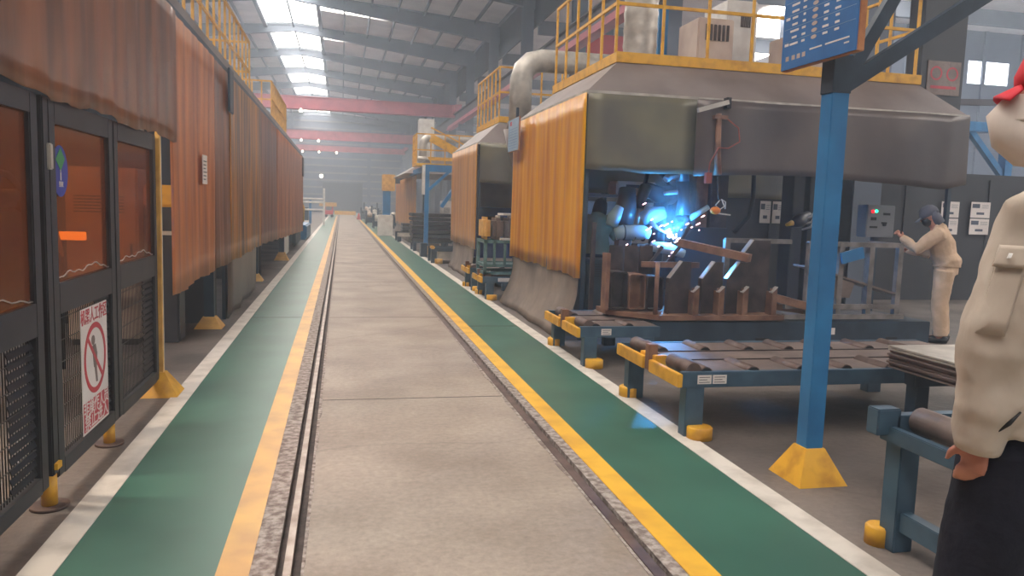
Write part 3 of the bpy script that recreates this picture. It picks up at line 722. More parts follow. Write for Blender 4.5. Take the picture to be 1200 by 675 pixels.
# blue beams of the next bay seen beside the red cap
t = thing('blue_truss', (10, 14, 0), 'blue beam and brace on post right of the nearest hood', 'beam')
B(10.6, 17, 13.9, 14.1, 3.36, 3.56).build('beam', 'post_blue', t); MB().beam((12.9, 14, 3.4), (13.9, 14, 2.4), .12).build('brace', 'post_blue', t)
B(13.8, 13.98, 13.9, 14.1, 0, 3.4).build('post', 'post_blue', t)
MB().beam((10.6, 13.95, 3.85), (17, 13.95, 4.15), .12).build('dark_beam', 'girder', t)
B(10.6, 10.75, 13.9, 14.1, 0, 3.9).build('post', 'girder', t)

# ================================================================ BLUE POST WITH BOARD
t = thing('blue_post', (2.63, 3.80, 0), 'bright blue square post with yellow pyramid foot in front of the conveyors', 'post')
s = .052; px, py = 2.625, 3.80
B(px-s, px+s, py-s, py+s, .14, 3.0, .004).build('shaft', 'post_blue', t)
MB().frustum(px-.15, px+.15, py-.16, py+.16, 0, px-.06, px+.06, py-.06, py+.06, .19).build('base', 'yellow', t)
B(px-s-.004, px+s+.004, py-s-.004, py+s+.004, 2.16, 2.36, .002).build('sleeve', 'steel_blue', t)
MB().beam((px+.03, py, 2.2), (px+1.3, py, 3.02), .06, .085).build('brace', 'steel_blue', t)
MB().beam((px+.02, py-.02, 2.2), (px+.46, py-.02, 2.98), .05, .07).build('brace', 'steel_blue', t)
bd = thing('notice_board', (2.53, 3.8, 2.3), 'large blue notice board of small writing hung on the blue post', 'sign')
by0, by1, bz0, bz1 = 3.475, 4.155, 2.325, 3.1
B(2.505, 2.545, by0, by1, bz0, bz1, .003).build('edge_frame', 'wood', bd)
B(2.498, 2.505, by0+.004, by1-.004, bz0+.004, bz1-.004).build('panel', 'sign_blue', bd)
wt = MB(); ln = MB(); cr = MB()
for i in range(17):
    z = bz0+.14+i*.036
    wt_cols = ((.10, .07), (.22, .03), (.46, .06), (.56, .05))
    rr = random.Random(i)
    for a, w_ in ((.56, .07), (.47, .03), (.27, .05), (.17, .05)):
        ww = w_*(.6+.6*rr.random()); wt.box(2.4965, 2.498, by0+a-ww/2, by0+a+ww/2, z-.006, z+.006)
    cr.prism([(2.4965, by0+.37+.026*math.cos(k*PI/5), z+.011*math.sin(k*PI/5)) for k in range(10)], (.0015, 0, 0))
    if i % 2 == 0: ln.box(2.4967, 2.498, by0+.02, by1-.02, z+.017, z+.0185)
    if i % 4 == 0: wt.box(2.4965, 2.498, by1-.07, by1-.03, z-.005, z+.01)
wt.box(2.4965, 2.498, by0+.06, by0+.26, bz0+.075, bz0+.083); wt.box(2.4965, 2.498, by0+.29, by0+.40, bz0+.075, bz0+.083)
wt.box(2.4965, 2.498, by0+.06, by0+.10, bz0+.05, bz0+.058)
for a in (.44, .49, .54, .60): cr.box(2.4965, 2.498, by0+a, by0+a+.03, bz0+.05, bz0+.075)
wt.build('writing', 'sign_white', bd); ln.build('ruled_lines', 'robot_blue', bd); cr.build('cream_marks', 'cream', bd)
# small far board
sb = thing('notice_board', (2.53, 11.4, 2.3), 'small blue board hung on the far corner of the amber curtain', 'sign')
B(2.51, 2.53, 11.05, 11.75, 2.31, 2.80, .003).build('edge_frame', 'wood', sb); B(2.50, 2.51, 11.06, 11.74, 2.32, 2.79).build('panel', 'robot_blue', sb)
m_ = MB()
for i in range(8): m_.box(2.498, 2.50, 11.12, 11.68, 2.36+.04*i, 2.365+.04*i)
m_.build('writing', 'sign_blue', sb); B(2.498, 2.50, 11.5, 11.62, 2.70, 2.76).build('red_mark', 'sign_red', sb)
hk = B(2.52, 2.56, 11.3, 11.34, 2.7, 2.95); hk.build('hanger', 'steel_blue', sb)

# ================================================================ ROLLER CONVEYORS
def roller_mesh(b, x, y0, y1, z, r=.052):
    b.cyl((x, y0, z), (x, y1, z), r, n=18)
def conveyor(X0, X1, Y0, Y1, zt, label, legs, rx, rows, end=True, foot_front=True, tags_=()):
    t = thing('roller_conveyor', (X0, (Y0+Y1)/2, 0), label, 'conveyor')
    b = MB(); b.box(X0, X1, Y0, Y0+.05, zt-.105, zt, .004); b.build('side_beam', 'conv_blue', t)
    b = MB(); b.box(X0, X1, Y1-.05, Y1, zt-.105, zt, .004); b.build('side_beam', 'conv_blue', t)
    # cover plates with slots hidden under rollers
    b = MB(); b.box(X0+.12, X1, Y0+.05, Y1-.05, zt-.012, zt-.004); b.build('cover_plate', 'cover', t)
    for q in (.36, .64): B(X0+.14, X1-.02, Y0+(Y1-Y0)*q-.006, Y0+(Y1-Y0)*q+.006, zt-.004, zt+.004).build('cover_seam', 'work_steel', t)
    for x in legs:
        for y in (Y0+.05, Y1-.05):
            B(x-.065, x+.065, y-.05, y+.05, 0, zt-.1, .004).build('leg', 'conv_blue', t)
    for (a, c) in rows:
        for x in rx:
            rb_ = MB(); roller_mesh(rb_, x, a, c, zt-.026); ro = rb_.build('roller', 'rust_steel', t); MB().cyl((x, a-.004, zt-.026), (x, a+.0005, zt-.026), .046, n=16).build('roller_bore', 'black', ro)
    if rx:
        for (a, c) in rows:
            rb_ = MB(); roller_mesh(rb_, X0+.10, a, c, zt+.0, .055); rb_.build('end_roller', 'rust_steel', t)
    if end:
        ye = MB(); half = (Y1-Y0)/2
        B(X0-.035, X0, Y0-.01, Y0+half*.86, zt-.10, zt-.01, .004).build('yellow_end', 'yellow', t)
        B(X0-.035, X0, Y0+half*1.06, Y1+.01, zt-.10, zt-.01, .004).build('yellow_end', 'yellow', t)
        B(X0-.02, X0+.05, Y0+half*.93, Y0+half*1.05, zt-.1, zt+.09, .004).build('stop_lug', 'work_rust', t)
        B(X0, X0+.10, Y0+half*.80, Y0+half*.9, zt-.08, zt+.02, .004).build('yellow_block', 'yellow', t)
        B(X0, X0+.09, Y0+half*1.12, Y0+half*1.3, zt-.08, zt+.01, .004).build('yellow_block', 'yellow', t)
    x = legs[0]
    if foot_front:
        b = MB().tube([(x+.03, Y0-.03, 0), (x+.03, Y0-.03, .075), (x+.03, Y0-.03, .083)], [.085, .085, .075], 20); b.build('foot', 'yellow', t)
        b = MB().tube([(x-.02, Y1-.02, 0), (x-.02, Y1-.02, .075), (x-.02, Y1-.02, .083)], [.085, .085, .075], 20); b.build('foot', 'yellow', t)
    for (x, w_) in tags_:
        g = B(x, x+w_, Y0-.003, Y0+.001, zt-.08, zt-.02).build('label_plate', 'sign_white', t)
        m2 = MB()
        for i in range(3): m2.box(x+.01, x+w_-.012-.02*(i % 2), Y0-.0045, Y0-.0025, zt-.07+.017*i, zt-.066+.017*i)
        m2.build('writing', 'fence_dark', g)
    return t
conveyor(2.21, 4.95, 4.62, 5.76, .44, 'roller conveyor with brown covers right behind the bright blue post', [2.31, 4.5], [2.40, 2.75, 3.12, 3.47, 3.82, 4.2, 4.55], [(4.66, 5.0), (5.38, 5.70)], tags_=((2.32, .10), (2.43, .10)))
conveyor(2.21, 3.02, 6.85, 8.02, .385, 'short roller conveyor with yellow ends left of the rusty fixture', [2.32, 2.9], [2.38, 2.72], [(6.9, 7.2), (7.6, 7.9)], tags_=((2.42, .10),))
t = thing('fixture_table', (5, 7.5, 0), 'long dark table carrying the rusty fixture and the grey frame', 'table')
B(3.06, 6.3, 7.12, 7.9, .12, .385, .008).build('body', 'steel_blue', t)
for x in (3.3, 4.9, 6.1): B(x-.1, x+.1, 7.2, 7.9, 0, .12).build('leg', 'black', t)
for x in (4.2, 5.75): B(x, x+.14, 7.115, 7.122, .13, .22).build('slot', 'black', t)
B(5.0, 5.12, 7.113, 7.121, .25, .32).build('label_plate', 'sign_white', t)
# near right stand
t = thing('roller_conveyor', (2.5, 2.6, 0), 'short roller stand beside the man in the red cap', 'conveyor')
B(2.40, 2.44, 2.22, 2.96, .50, .57, .004).build('end_beam', 'conv_blue', t)
B(2.34, 2.46, 2.90, 2.98, .53, .65, .006).build('end_lug', 'conv_blue', t); B(2.34, 2.46, 2.22, 2.32, .53, .65, .006).build('end_lug', 'conv_blue', t)
B(2.44, 4.0, 2.90, 2.96, .50, .62, .004).build('side_beam', 'conv_blue', t); B(2.44, 4.0, 2.22, 2.28, .50, .62, .004).build('side_beam', 'conv_blue', t)
for x in (2.54, 2.78, 3.02, 3.26, 3.5):
    MB().tube([(x, 2.30, .60), (x, 2.32, .60), (x, 2.88, .60)], [.03, .06, .06], 22).build('roller', 'cover', t)
for x in (2.48, 3.7):
    for y in (2.90, 2.30): B(x-.05, x+.05, y-.05, y+.05, 0, .51, .004).build('leg', 'conv_blue', t)
    B(x-.03, x+.03, 2.35, 2.85, .10, .19, .004).build('cross_bar', 'conv_blue', t)
MB().tube([(2.44, 2.96, 0), (2.44, 2.96, .08), (2.44, 2.96, .09)], [.06, .06, .05], 20).build('foot', 'yellow', t)
# far conveyors beside the booths
conveyor(2.20, 4.8, 11.95, 12.75, .37, 'blue conveyor with yellow ends carrying the teal cage', [2.32, 4.2], [2.42, 2.8, 3.1], [(12.0, 12.2), (12.4, 12.6)], tags_=((2.45, .35),))
conveyor(2.20, 2.95, 13.2, 14.0, .40, 'blue conveyor behind the one carrying the teal cage', [2.30, 2.85], [2.42, 2.8], [(13.3, 13.5), (13.7, 13.9)], tags_=((2.45, .12),))
t = thing('roller_conveyor', (2.4, 19.5, 0), 'squat blue frame beyond the second hood', 'conveyor')
B(2.22, 3.3, 19.3, 19.4, .3, .40).build('side_beam', 'steel_blue', t); B(2.22, 3.3, 20.0, 20.1, .3, .40).build('side_beam', 'steel_blue', t)
for y in (19.35, 20.05): B(2.22, 2.36, y-.05, y+.05, 0, .3).build('leg', 'steel_blue', t)
B(2.4, 3.2, 19.32, 20.05, .08, .30).build('pale_box', 'galv', t); B(2.2, 2.3, 19.2, 19.5, .36, .44, .02).build('yellow_end', 'pale_yellow', t)
MB().cyl((2.4, 19.2, 0), (2.4, 19.2, .12), .1).build('foot', 'pale_yellow', t)

# teal cage with grey parts
t = thing('steel_cage', (2.7, 12.35, .38), 'teal steel cage standing on the far blue conveyor', 'cage')
cx0, cx1, cy0, cy1, cz0, cz1 = 2.22, 3.0, 12.0, 12.7, .40, .95
for x in (cx0, cx1-.05):
    for y in (cy0, cy1-.05): B(x, x+.05, y, y+.05, cz0, cz1).build('upright', 'teal', t)
for z in (cz0, cz0+.12, cz1-.05):
    b = MB(); b.box(cx0, cx1, cy0, cy0+.04, z, z+.045).box(cx0, cx1, cy1-.04, cy1, z, z+.045).box(cx0, cx0+.04, cy0, cy1, z, z+.045).box(cx1-.04, cx1, cy0, cy1, z, z+.045); b.build('rail', 'teal', t)
for i in range(3):
    B(cx0+.15+.17*i, cx0+.19+.17*i, cy0, cy0+.03, cz0+.12, cz1).build('bar', 'teal', t)
b = MB(); b.box(cx0+.02, cx1-.02, cy0+.03, cy1-.03, cz0+.12, cz0+.15); b.build('floor_plate', 'teal', t)
for i, lab in enumerate(('leftmost grey casing standing on the teal cage', 'middle grey casing standing on the teal cage', 'rightmost grey casing standing on the teal cage')):
    x = cx0+.16+.2*i
    t2 = thing('casing', (x, 12.3, .95), lab, 'part'); B(x, x+.17, 12.08, 12.6, .952, 1.30, .05).build('shell', 'cover', t2)
    MB().cyl((x+.085, 12.2, 1.28), (x+.085, 12.2, 1.34), .04).build('nozzle', 'galv', t2)
tag(B(cx0-.0, cx0+.12, 12.1, 12.6, .952, 1.31, .055).build('foam_pad', 'pale_yellow'), 'tan rounded pad at the left end on the teal cage', 'pad')
tag(B(cx0+.3, cx1+.1, 12.05, 12.5, 1.345, 1.375).build('white_sheet', 'white'), 'white sheet lying over the grey casings', 'sheet')
tag(B(cx0+.25, cx1, 12.0, 12.07, .952, .985).build('paper_stack', 'white'), 'white paper at the front edge of the teal cage', 'paper')
# second booth interior (seen under its blanket)
t = thing('blue_machine', (3.6, 17, 0), 'bright blue machine inside the second booth', 'machine')
B(2.95, 4.6, 17.2, 17.9, .3, 1.45, .03).build('body', mat('machine_blue', (44, 74, 140), .4), t); B(3.15, 3.6, 17.12, 17.2, .8, 1.25, .01).build('dark_opening', 'black', t)
for x in (3.0, 4.5): B(x-.06, x+.06, 17.3, 17.8, 0, .3).build('leg', 'black', t)

# ================================================================ FIXTURE ON THE LONG CONVEYOR
t = thing('welding_fixture', (3.6, 7.4, .39), 'rusty fixture of upright channel plates clamped on a base plate', 'fixture')
fz = .45
MB().prism([(3.12, 7.10, fz-.045), (4.50, 7.10, fz-.045), (4.50, 7.85, fz-.045), (2.70, 7.85, fz-.045), (2.70, 7.55, fz-.045)], (0, 0, .05)).build('base_plate', 'work_rust', t)
b = MB()
for x in (3.12, 3.5, 3.9, 4.3): b.box(x, x+.08, 7.5, 7.75, .387, fz-.045)
b.build('spacer', 'conv_blue', t)
def chan(x0, x1, z0, z1, y, d, m, rr=.03):
    """rounded box section open to the front"""
    p = []; q = []
    for (cx, cz, a0) in ((x0+rr, z0+rr, PI), (x1-rr, z0+rr, 1.5*PI), (x1-rr, z1-rr, 0), (x0+rr, z1-rr, .5*PI)):
        for k in range(4): a = a0+k*PI/6; p.append((cx+rr*math.cos(a), cz+rr*math.sin(a))); q.append((cx+(rr-.012)*math.cos(a), cz+(rr-.012)*math.sin(a)))
    b = MB(); n = len(p)
    for i in range(n):
        j = (i+1) % n; b.prism([(p[i][0], y, p[i][1]), (p[j][0], y, p[j][1]), (q[j][0], y, q[j][1]), (q[i][0], y, q[i][1])], (0, d, 0))
    b.box(x0+.008, x1-.008, y+d*.5, y+d*.5+.01, z0+.01, z1-.01)
    b.build('channel', m, t)
for i, m in enumerate(('work_steel', 'work_rust', 'work_steel')):
    x = 2.72+.185*i; chan(x, x+.18, fz+.02, .86-.02*i, 7.45-.03*i, .25, m)
# tall plates behind
for x in (2.78, 2.95, 3.12): B(x, x+.15, 7.72, 7.74, fz, 1.12, .004).build('tall_plate', 'work_steel', t)
B(2.66, 2.70, 7.45, 7.6, .46, 1.05, .004).build('rusty_strut', 'work_rust', t)
MB().cyl((3.10, 7.18, fz), (3.10, 7.18, .98), .022).build('rod', 'work_rust', t)
def gusset(x, y, w, z1, cham, m='work_steel'):
    g = MB().prism([(x, y, fz), (x+w, y, fz), (x+w, y, z1), (x+cham*.75, y, z1), (x, y, z1-cham)], (0, .02, 0)).build('gusset_plate', m, t)
    MB().beam((x-.004, y+.01, z1-cham), (x+cham*.75, y+.01, z1+.004), .07, .012).build('bright_flange', 'bright_steel', g)
    MB().box(x-.012, x, y-.03, y+.05, fz, z1-cham).build('web', m, g)
for x in (3.26, 3.62, 3.90): gusset(x, 7.25, .24, .99, .17)
gusset(4.10, 7.35, .34, 1.22, .17)
for x in (3.48, 3.76, 4.03, 4.36): 
    g = MB().box(x, x+.012, 7.12, 7.24, fz, .70).box(x, x+.08, 7.16, 7.172, fz, .73).build('small_bracket', 'work_rust', t)
    MB().beam((x-.005, 7.15, .69), (x+.06, 7.15, .75), .06, .01).build('bright_flange', 'bright_steel', g)
MB().beam((3.62, 7.82, 1.16), (4.12, 7.20, 1.04), .10, .08).build('timber_coloured_beam', 'work_rust', t)
MB().beam((3.1, 7.6, .93), (3.75, 7.6, .93), .05, .06).build('cross_beam', 'work_rust', t)
MB().beam((3.2, 7.68, .9), (3.36, 7.68, 1.12), .03, .03).build('strut', 'work_steel', t); MB().beam((3.4, 7.68, .92), (3.56, 7.68, 1.12), .03, .03).build('strut', 'work_steel', t)
MB().beam((3.62, 7.82, 1.16), (3.74, 7.82, 1.36), .03, .03).build('strut', 'work_steel', t)
# frame work piece
t = thing('frame_workpiece', (5.2, 7.4, .39), 'grey square-tube frame lying on the long conveyor before the worker', 'frame')
for (x, y) in ((4.12, 7.7), (4.88, 7.3), (5.25, 7.3), (5.62, 7.3), (5.98, 7.3), (4.45, 7.7), (5.98, 7.8)):
    B(x-.03, x+.03, y-.03, y+.03, .40, 1.21).build('upright', 'frame_steel', t)
for (a, c, z) in (((4.1, 7.7), (4.9, 7.7), 1.2), ((4.85, 7.3), (6.0, 7.3), 1.2), ((5.98, 7.3), (5.98, 7.8), 1.2), ((4.55, 7.2), (6.0, 7.2), .43), ((4.6, 7.28), (6.0, 7.28), .53), ((4.1, 7.8), (6.0, 7.8), .43), ((4.12, 7.7), (4.12, 7.8), .43)):
    MB().beam((*a, z), (*c, z), .05, .05).build('rail', 'frame_steel', t)
B(4.55, 6.0, 7.3, 7.8, .40, .42).build('tray', 'frame_steel', t)
MB().beam((4.9, 7.45, .95), (6.0, 7.45, .66), .35, .02).build('sloping_plate', 'cover', t)
MB().prism([(4.85, 7.3, .64), (5.4, 7.3, .62), (5.45, 7.3, .78), (4.9, 7.3, .93)], (0, .015, 0)).build('side_plate', 'cover', t)
MB().beam((4.5, 7.35, .62), (5.0, 7.2, .5), .12, .08).build('loose_bracket', 'work_rust', t); MB().beam((4.52, 7.4, .52), (5.0, 7.32, .46), .1, .07).build('loose_bracket', 'work_rust', t)
pm = MB().beam((5.22, 7.24, 1.05), (5.48, 7.24, 1.12), .03, .12).build('blue_cloth', 'post_blue'); tag(pm, 'light blue cloth hung on the grey steel frame', 'cloth')

t = thing('plate_stand', (4.3, 3.95, 0), 'dark low stand carrying the steel sheet pile behind the man', 'stand')
for y in (3.6, 4.3): B(3.68, 4.9, y-.05, y+.05, .40, .50, .004).build('beam', 'steel_blue', t)
for x in (3.75, 4.8):
    for y in (3.6, 4.3): B(x-.05, x+.05, y-.05, y+.05, 0, .40, .004).build('leg', 'steel_blue', t)
# steel sheet stack
for i in range(9):
    z = .500+.017*i; dx = .012*math.sin(i*2.3); top = i == 8
    tag(B(3.60+dx, 5.0+dx, 3.45+.01*math.cos(i*1.7), 4.42, z, z+.013, .002).build('steel_plate', 'galv' if i > 6 else 'cover'),
        ['bottom sheet', 'second sheet up', 'third sheet up', 'fourth sheet up', 'middle sheet', 'fourth sheet down', 'third sheet down', 'second sheet down', 'pale top sheet'][i]+' of the steel pile between the blue post and the man', 'steel sheet', 'steel sheets piled beside the man')

# ================================================================ NEAREST BOOTH INTERIOR
robot((4.15, 9.6, .0), 'dark welding robot behind the arc in the nearest booth', 1.35, 'robot', math.radians(225), (.55, .2))
# hanging robot/jib seen above the arc
t = thing('hanging_torch_arm', (3.86, 8.6, 1.9), 'dark hanging arm with blue-lit torch above the arc', 'robot')
b = MB().tube([(3.93, 8.5, 2.62), (3.92, 8.5, 2.35), (3.9, 8.5, 2.1), (3.93, 8.5, 1.85)], [.035, .06, .09, .08], 14).build('arm', 'robot', t)
MB().tube([(3.93, 8.5, 1.85), (3.95, 8.48, 1.65), (3.94, 8.46, 1.45)], [.08, .07, .09], 14).build('forearm', 'robot', t)
MB().tube([(3.94, 8.46, 1.45), (3.98, 8.44, 1.36), (3.84, 8.4, 1.30)], [.09, .06, .03], 12).build('wrist', 'robot', t)
MB().tube([(3.84, 8.46, 1.93), (3.74, 8.44, 1.9), (3.68, 8.42, 1.86)], [.06, .05, .04], 12).build('motor', 'robot_blue', t)
MB().tube([(3.82, 8.4, 1.72), (3.66, 8.4, 1.70)], [.03, .02], 10).build('bracket', 'robot_blue', t)
MB().tube([(4.0, 8.4, 1.42), (4.22, 8.38, 1.56)], [.035, .03], 10).build('nozzle', 'robot_blue', t)
t = thing('jib_bracket', (4.1, 8.0, 2.6), 'short grey jib bracket under the rim of the nearest hood', 'bracket')
MB().beam((3.86, 8.05, 2.62), (4.22, 8.05, 2.73), .05, .05).build('arm', 'galv', t); B(4.2, 4.25, 8.03, 8.12, 2.66, 2.78).build('clamp', 'black', t)
t = thing('cable_column', (4.15, 8.07, 1.9), 'brown pipe with red hose hanging before the dark blanket', 'pipe')
MB().tube([(4.12, 8.06, 2.6), (4.13, 8.06, 2.2), (4.15, 8.06, 1.92)], [.03, .035, .045], 12).build('pipe', 'work_rust', t)
B(4.06, 4.22, 8.03, 8.09, 2.54, 2.58).build('cross_bracket', 'work_rust', t)
MB().tube([(4.2, 8.05, 2.56), (4.36, 8.04, 2.45), (4.38, 8.03, 2.3), (4.25, 8.04, 2.22), (4.12, 8.02, 2.22), (4.03, 8.03, 2.05), (4.02, 8.04, 1.9)], .008, 8).build('hose', 'cable', t)
B(3.99, 4.06, 8.02, 8.07, 1.82, 1.94).build('valve', 'cable', t)
t = thing('pendant_hook', (4.22, 8.05, 1.5), 'orange tool with metal clip hanging right of the arc', 'tool')
MB().tube([(4.15, 8.06, 1.9), (4.17, 8.06, 1.68), (4.19, 8.05, 1.62)], .01, 8).build('cord', 'black', t)
MB().tube([(4.19, 8.05, 1.64), (4.14, 8.05, 1.58), (4.19, 8.05, 1.53), (4.25, 8.05, 1.57), (4.21, 8.05, 1.65), (4.26, 8.05, 1.62), (4.26, 8.05, 1.54)], .008, 8).build('clip', 'galv', t)
MB().ball((4.14, 8.05, 1.52), .05, 1.3, .8, .9).build('handle', 'orange', t)
MB().beam((4.16, 8.05, 1.49), (4.33, 8.05, 1.475), .015).build('blade', 'galv', t)
# brown machine columns right of the arc
t = thing('machine_column', (4.7, 9.3, 0), 'brown machine column standing right of the arc', 'machine')
B(4.45, 4.62, 9.2, 9.5, 0, 2.3, .01).build('column', 'work_rust', t); B(4.66, 4.90, 9.2, 9.5, 0, 2.3, .01).build('column', 'work_steel', t); B(4.2, 4.9, 9.15, 9.2, .4, 1.3).build('guard', 'robot', t)
MB().tube([(5.25, 9.2, 2.0), (5.26, 9.2, 1.7), (5.2, 9.18, 1.45), (5.0, 9.16, 1.25)], .03, 10).build('cable', 'black', t)
# second, idle torch machine behind the blue post
t = thing('positioner', (6.0, 9.8, 0), 'dark positioner with torch behind the bright blue post', 'machine')
B(6.16, 6.34, 9.7, 10.0, 0, 2.3, .01).build('column', 'robot', t); B(6.42, 6.56, 9.7, 10.0, 0, 2.3, .01).build('column', 'robot', t)
MB().tube([(6.35, 9.6, 1.5), (6.15, 9.5, 1.42), (5.98, 9.4, 1.38)], [.06, .1, .05], 16).build('head', 'robot', t)
MB().tube([(5.98, 9.4, 1.39), (5.88, 9.38, 1.36)], [.04, .02], 10).build('torch', 'yellow', t)
for i in range(3): MB().tube([(6.2+.0*i, 9.5, 1.3+.07*i), (6.3, 9.45, 1.34+.07*i), (6.38, 9.5, 1.42+.07*i)], .014, 8).build('cable', 'bright_steel', t)
# notices on the partition
def notice(x, z, w, h, label, y=12.15):
    t = thing('wall_notice', (x, y, z), label, 'notice'); B(x, x+w, y-.006, y, z, z+h).build('sheet', 'sign_white', t)
    m2 = MB(); m2.box(x+.06*w, x+w*.45, y-.008, y-.006, z+h*.62, z+h*.88).box(x+w*.3, x+w*.7, y-.008, y-.006, z+h*.2, z+h*.35)
    for i in range(3): m2.box(x+w*.55, x+w*.92, y-.008, y-.006, z+h*(.62+.09*i), z+h*(.64+.09*i))
    m2.build('picture', 'door_grey', t); return t
notice(7.09, 1.34, .20, .38, 'left white notice on the partition seen left of the blue post')
notice(7.33, 1.34, .20, .38, 'right white notice on the partition seen left of the blue post')
notice(10.76, 1.54, .38, .29, 'upper white notice on the partition just right of the grey capped worker')
notice(10.76, 1.23, .38, .29, 'lower white notice on the partition just right of the grey capped worker')
notice(11.40, 1.55, .42, .29, 'upper white notice between the grey capped worker and the man in the red cap')
notice(11.40, 1.24, .42, .29, 'lower white notice between the grey capped worker and the man in the red cap')
# control box
t = thing('control_box', (6.85, 8.8, 0), 'grey control box with red and green lights before the worker', 'control box')
B(6.66, 7.08, 8.78, 8.98, 1.24, 1.66, .01).build('body', 'box_grey', t); B(6.84, 6.9, 8.84, 8.92, 0, 1.24).build('stand', 'steel_blue', t); B(6.7, 7.04, 8.7, 9.06, 0, .03).build('base', 'steel_blue', t)
MB().cyl((6.74, 8.782, 1.575), (6.74, 8.765, 1.575), .02).build('red_light', 'led_red', t); MB().cyl((6.79, 8.782, 1.58), (6.79, 8.765, 1.58), .02).build('green_light', 'led_green', t)
b = MB(); b.box(6.9, 7.0, 8.772, 8.782, 1.53, 1.56).box(6.71, 6.82, 8.772, 8.782, 1.36, 1.385).box(6.88, 6.96, 8.772, 8.782, 1.42, 1.44).box(6.72, 6.8, 8.774, 8.782, 1.46, 1.5); b.build('switches', 'black', t)
MB().cyl((6.92, 8.782, 1.41), (6.92, 8.755, 1.41), .022).build('knob', 'black', t)
# arc: blue-white point, glow ball and sparks, blue-lit work
t = thing('round_workpiece', (3.3, 8.5, 1.2), 'blue-lit clamped cylinder left of the arc', 'workpiece')
MB().tube([(3.12, 8.5, 1.21), (3.2, 8.48, 1.235), (3.45, 8.45, 1.24), (3.52, 8.45, 1.22)], [.07, .085, .085, .06], 20).build('cylinder', 'robot_blue', t)
for x in (3.2, 3.33, 3.45): MB().tube([(x, 8.48, 1.23), (x+.015, 8.48, 1.23)], [.095, .095], 20).build('band', 'robot', t)
MB().tube([(3.55, 8.45, 1.08), (3.75, 8.42, 1.06), (3.95, 8.4, 1.0)], [.06, .07, .05], 14).build('lower_arm', 'robot_blue', t)
B(3.15, 3.3, 8.45, 8.6, 0, 1.15).build('pedestal', 'work_steel', t); B(3.4, 3.6, 8.5, 8.7, 0, 1.1).build('pedestal', 'work_steel', t)
t = thing('torch_head', (3.5, 8.6, 1.3), 'pale blue-lit torch casing beside the arc', 'robot')
MB().tube([(3.1, 8.6, 1.30), (3.14, 8.6, 1.42), (3.2, 8.6, 1.53)], [(.08, .07), (.1, .08), (.06, .05)], 14).build('casing', 'robot_blue', t)
MB().tube([(3.52, 8.7, 1.38), (3.62, 8.66, 1.44), (3.78, 8.62, 1.48)], [.09, .11, .07], 14).build('casing', 'robot_blue', t)
MB().tube([(3.3, 8.75, 1.3), (3.33, 8.75, 1.5), (3.36, 8.8, 1.75)], [.12, .13, .1], 14).build('arm', 'robot', t)
MB().tube([(3.6, 8.6, 1.36), (3.66, 8.5, 1.28), (3.73, 8.44, 1.24)], [.03, .02, .01], 10).build('nozzle', 'bright_steel', t)
B(3.38, 3.46, 8.85, 8.95, 0, 1.7).build('stand', 'robot', t)
arc = bpy.data.lights.new('arc_light', 'POINT'); arc.energy = 75; arc.color = (.04, .38, 1); arc.shadow_soft_size = .03
ao = bpy.data.objects.new('arc_light', arc); COL.objects.link(ao); ao.location = (3.74, 8.30, 1.29)
tag(MB().ball((3.755, 8.40, 1.225), .028, 1, .8, 1.4).build('welding_arc', 'arc'), 'blue-white welding arc at the torch tip', 'arc')
sm = MB().ball((3.80, 8.45, 1.55), .42, .8, .5, 1.0, 20).build('welding_smoke', 'white'); tag(sm, 'thin blue-lit welding smoke rising above the arc', 'smoke', kind='stuff')
smm = bpy.data.materials.new('smoke'); smm.use_nodes = True; smm.node_tree.nodes.clear()
_o = smm.node_tree.nodes.new('ShaderNodeOutputMaterial'); _v = smm.node_tree.nodes.new('ShaderNodeVolumeScatter'); _v.inputs['Color'].default_value = (.8, .9, 1, 1); _v.inputs['Density'].default_value = .35
smm.node_tree.links.new(_v.outputs[0], _o.inputs['Volume']); sm.data.materials.clear(); sm.data.materials.append(smm)
rs_ = random.Random(3)
sp = MB()
for i in range(32):
    a = rs_.uniform(-PI, PI); r_ = abs(rs_.gauss(0, .27)); x = 3.78+r_*math.cos(a)*1.1; z = 1.22+r_*math.sin(a)*.8; y = 8.3+rs_.uniform(-.15, .1)
    L_ = rs_.uniform(.006, .03); dd = Vector((1, 0, .55)).normalized()*L_
    sp.tube([Vector((x, y, z))-dd, Vector((x, y, z))+dd], [.003, .005], 6)
tag(sp.build('sparks', 'spark'), 'pink-white sparks flying around the welding arc', 'sparks', kind='stuff')
# booth back things seen at left of the opening
t = thing('gas_tank', (3.48, 11.3, 0), 'pale upright tank seen through the nearest booth beside the amber curtain', 'tank')
MB().tube([(3.48, 11.3, 0), (3.48, 11.3, 1.45), (3.48, 11.3, 1.55), (3.48, 11.3, 1.6)], [.2, .2, .15, .05], 24).build('shell', 'galv', t)
MB().cyl((3.48, 11.3, 1.59), (3.48, 11.3, 1.64), .04).build('cap', 'rust_steel', t)
pp = thing('partition_screen', (4.3, 11.75, 0), 'pale grey panel behind the black hooded welder', 'panel')
B(3.3, 5.0, 11.74, 11.78, .3, 1.62).build('sheet', 'white', pp)
for x in (3.35, 4.95): B(x-.03, x+.03, 11.73, 11.79, 0, .3).build('leg', 'steel_blue', pp)
t = thing('power_source', (4.35, 11.0, 1.6), 'pale welding power source on the shelf at the booth back', 'machine')
B(4.1, 4.75, 11.2, 11.6, 1.72, 1.93, .02).build('body', 'cream', t); B(4.25, 4.5, 11.19, 11.2, 1.83, 1.88).build('dark_slot', 'black', t)
t = thing('shelf', (4.0, 11.4, 0), 'long narrow shelf across the back of the nearest booth', 'shelf')
B(3.3, 5.0, 11.15, 11.65, 1.68, 1.72).build('board', 'hood', t)
for x in (3.34, 4.96): B(x-.03, x+.03, 11.35, 11.41, 0, 1.68).build('post', 'steel_blue', t)
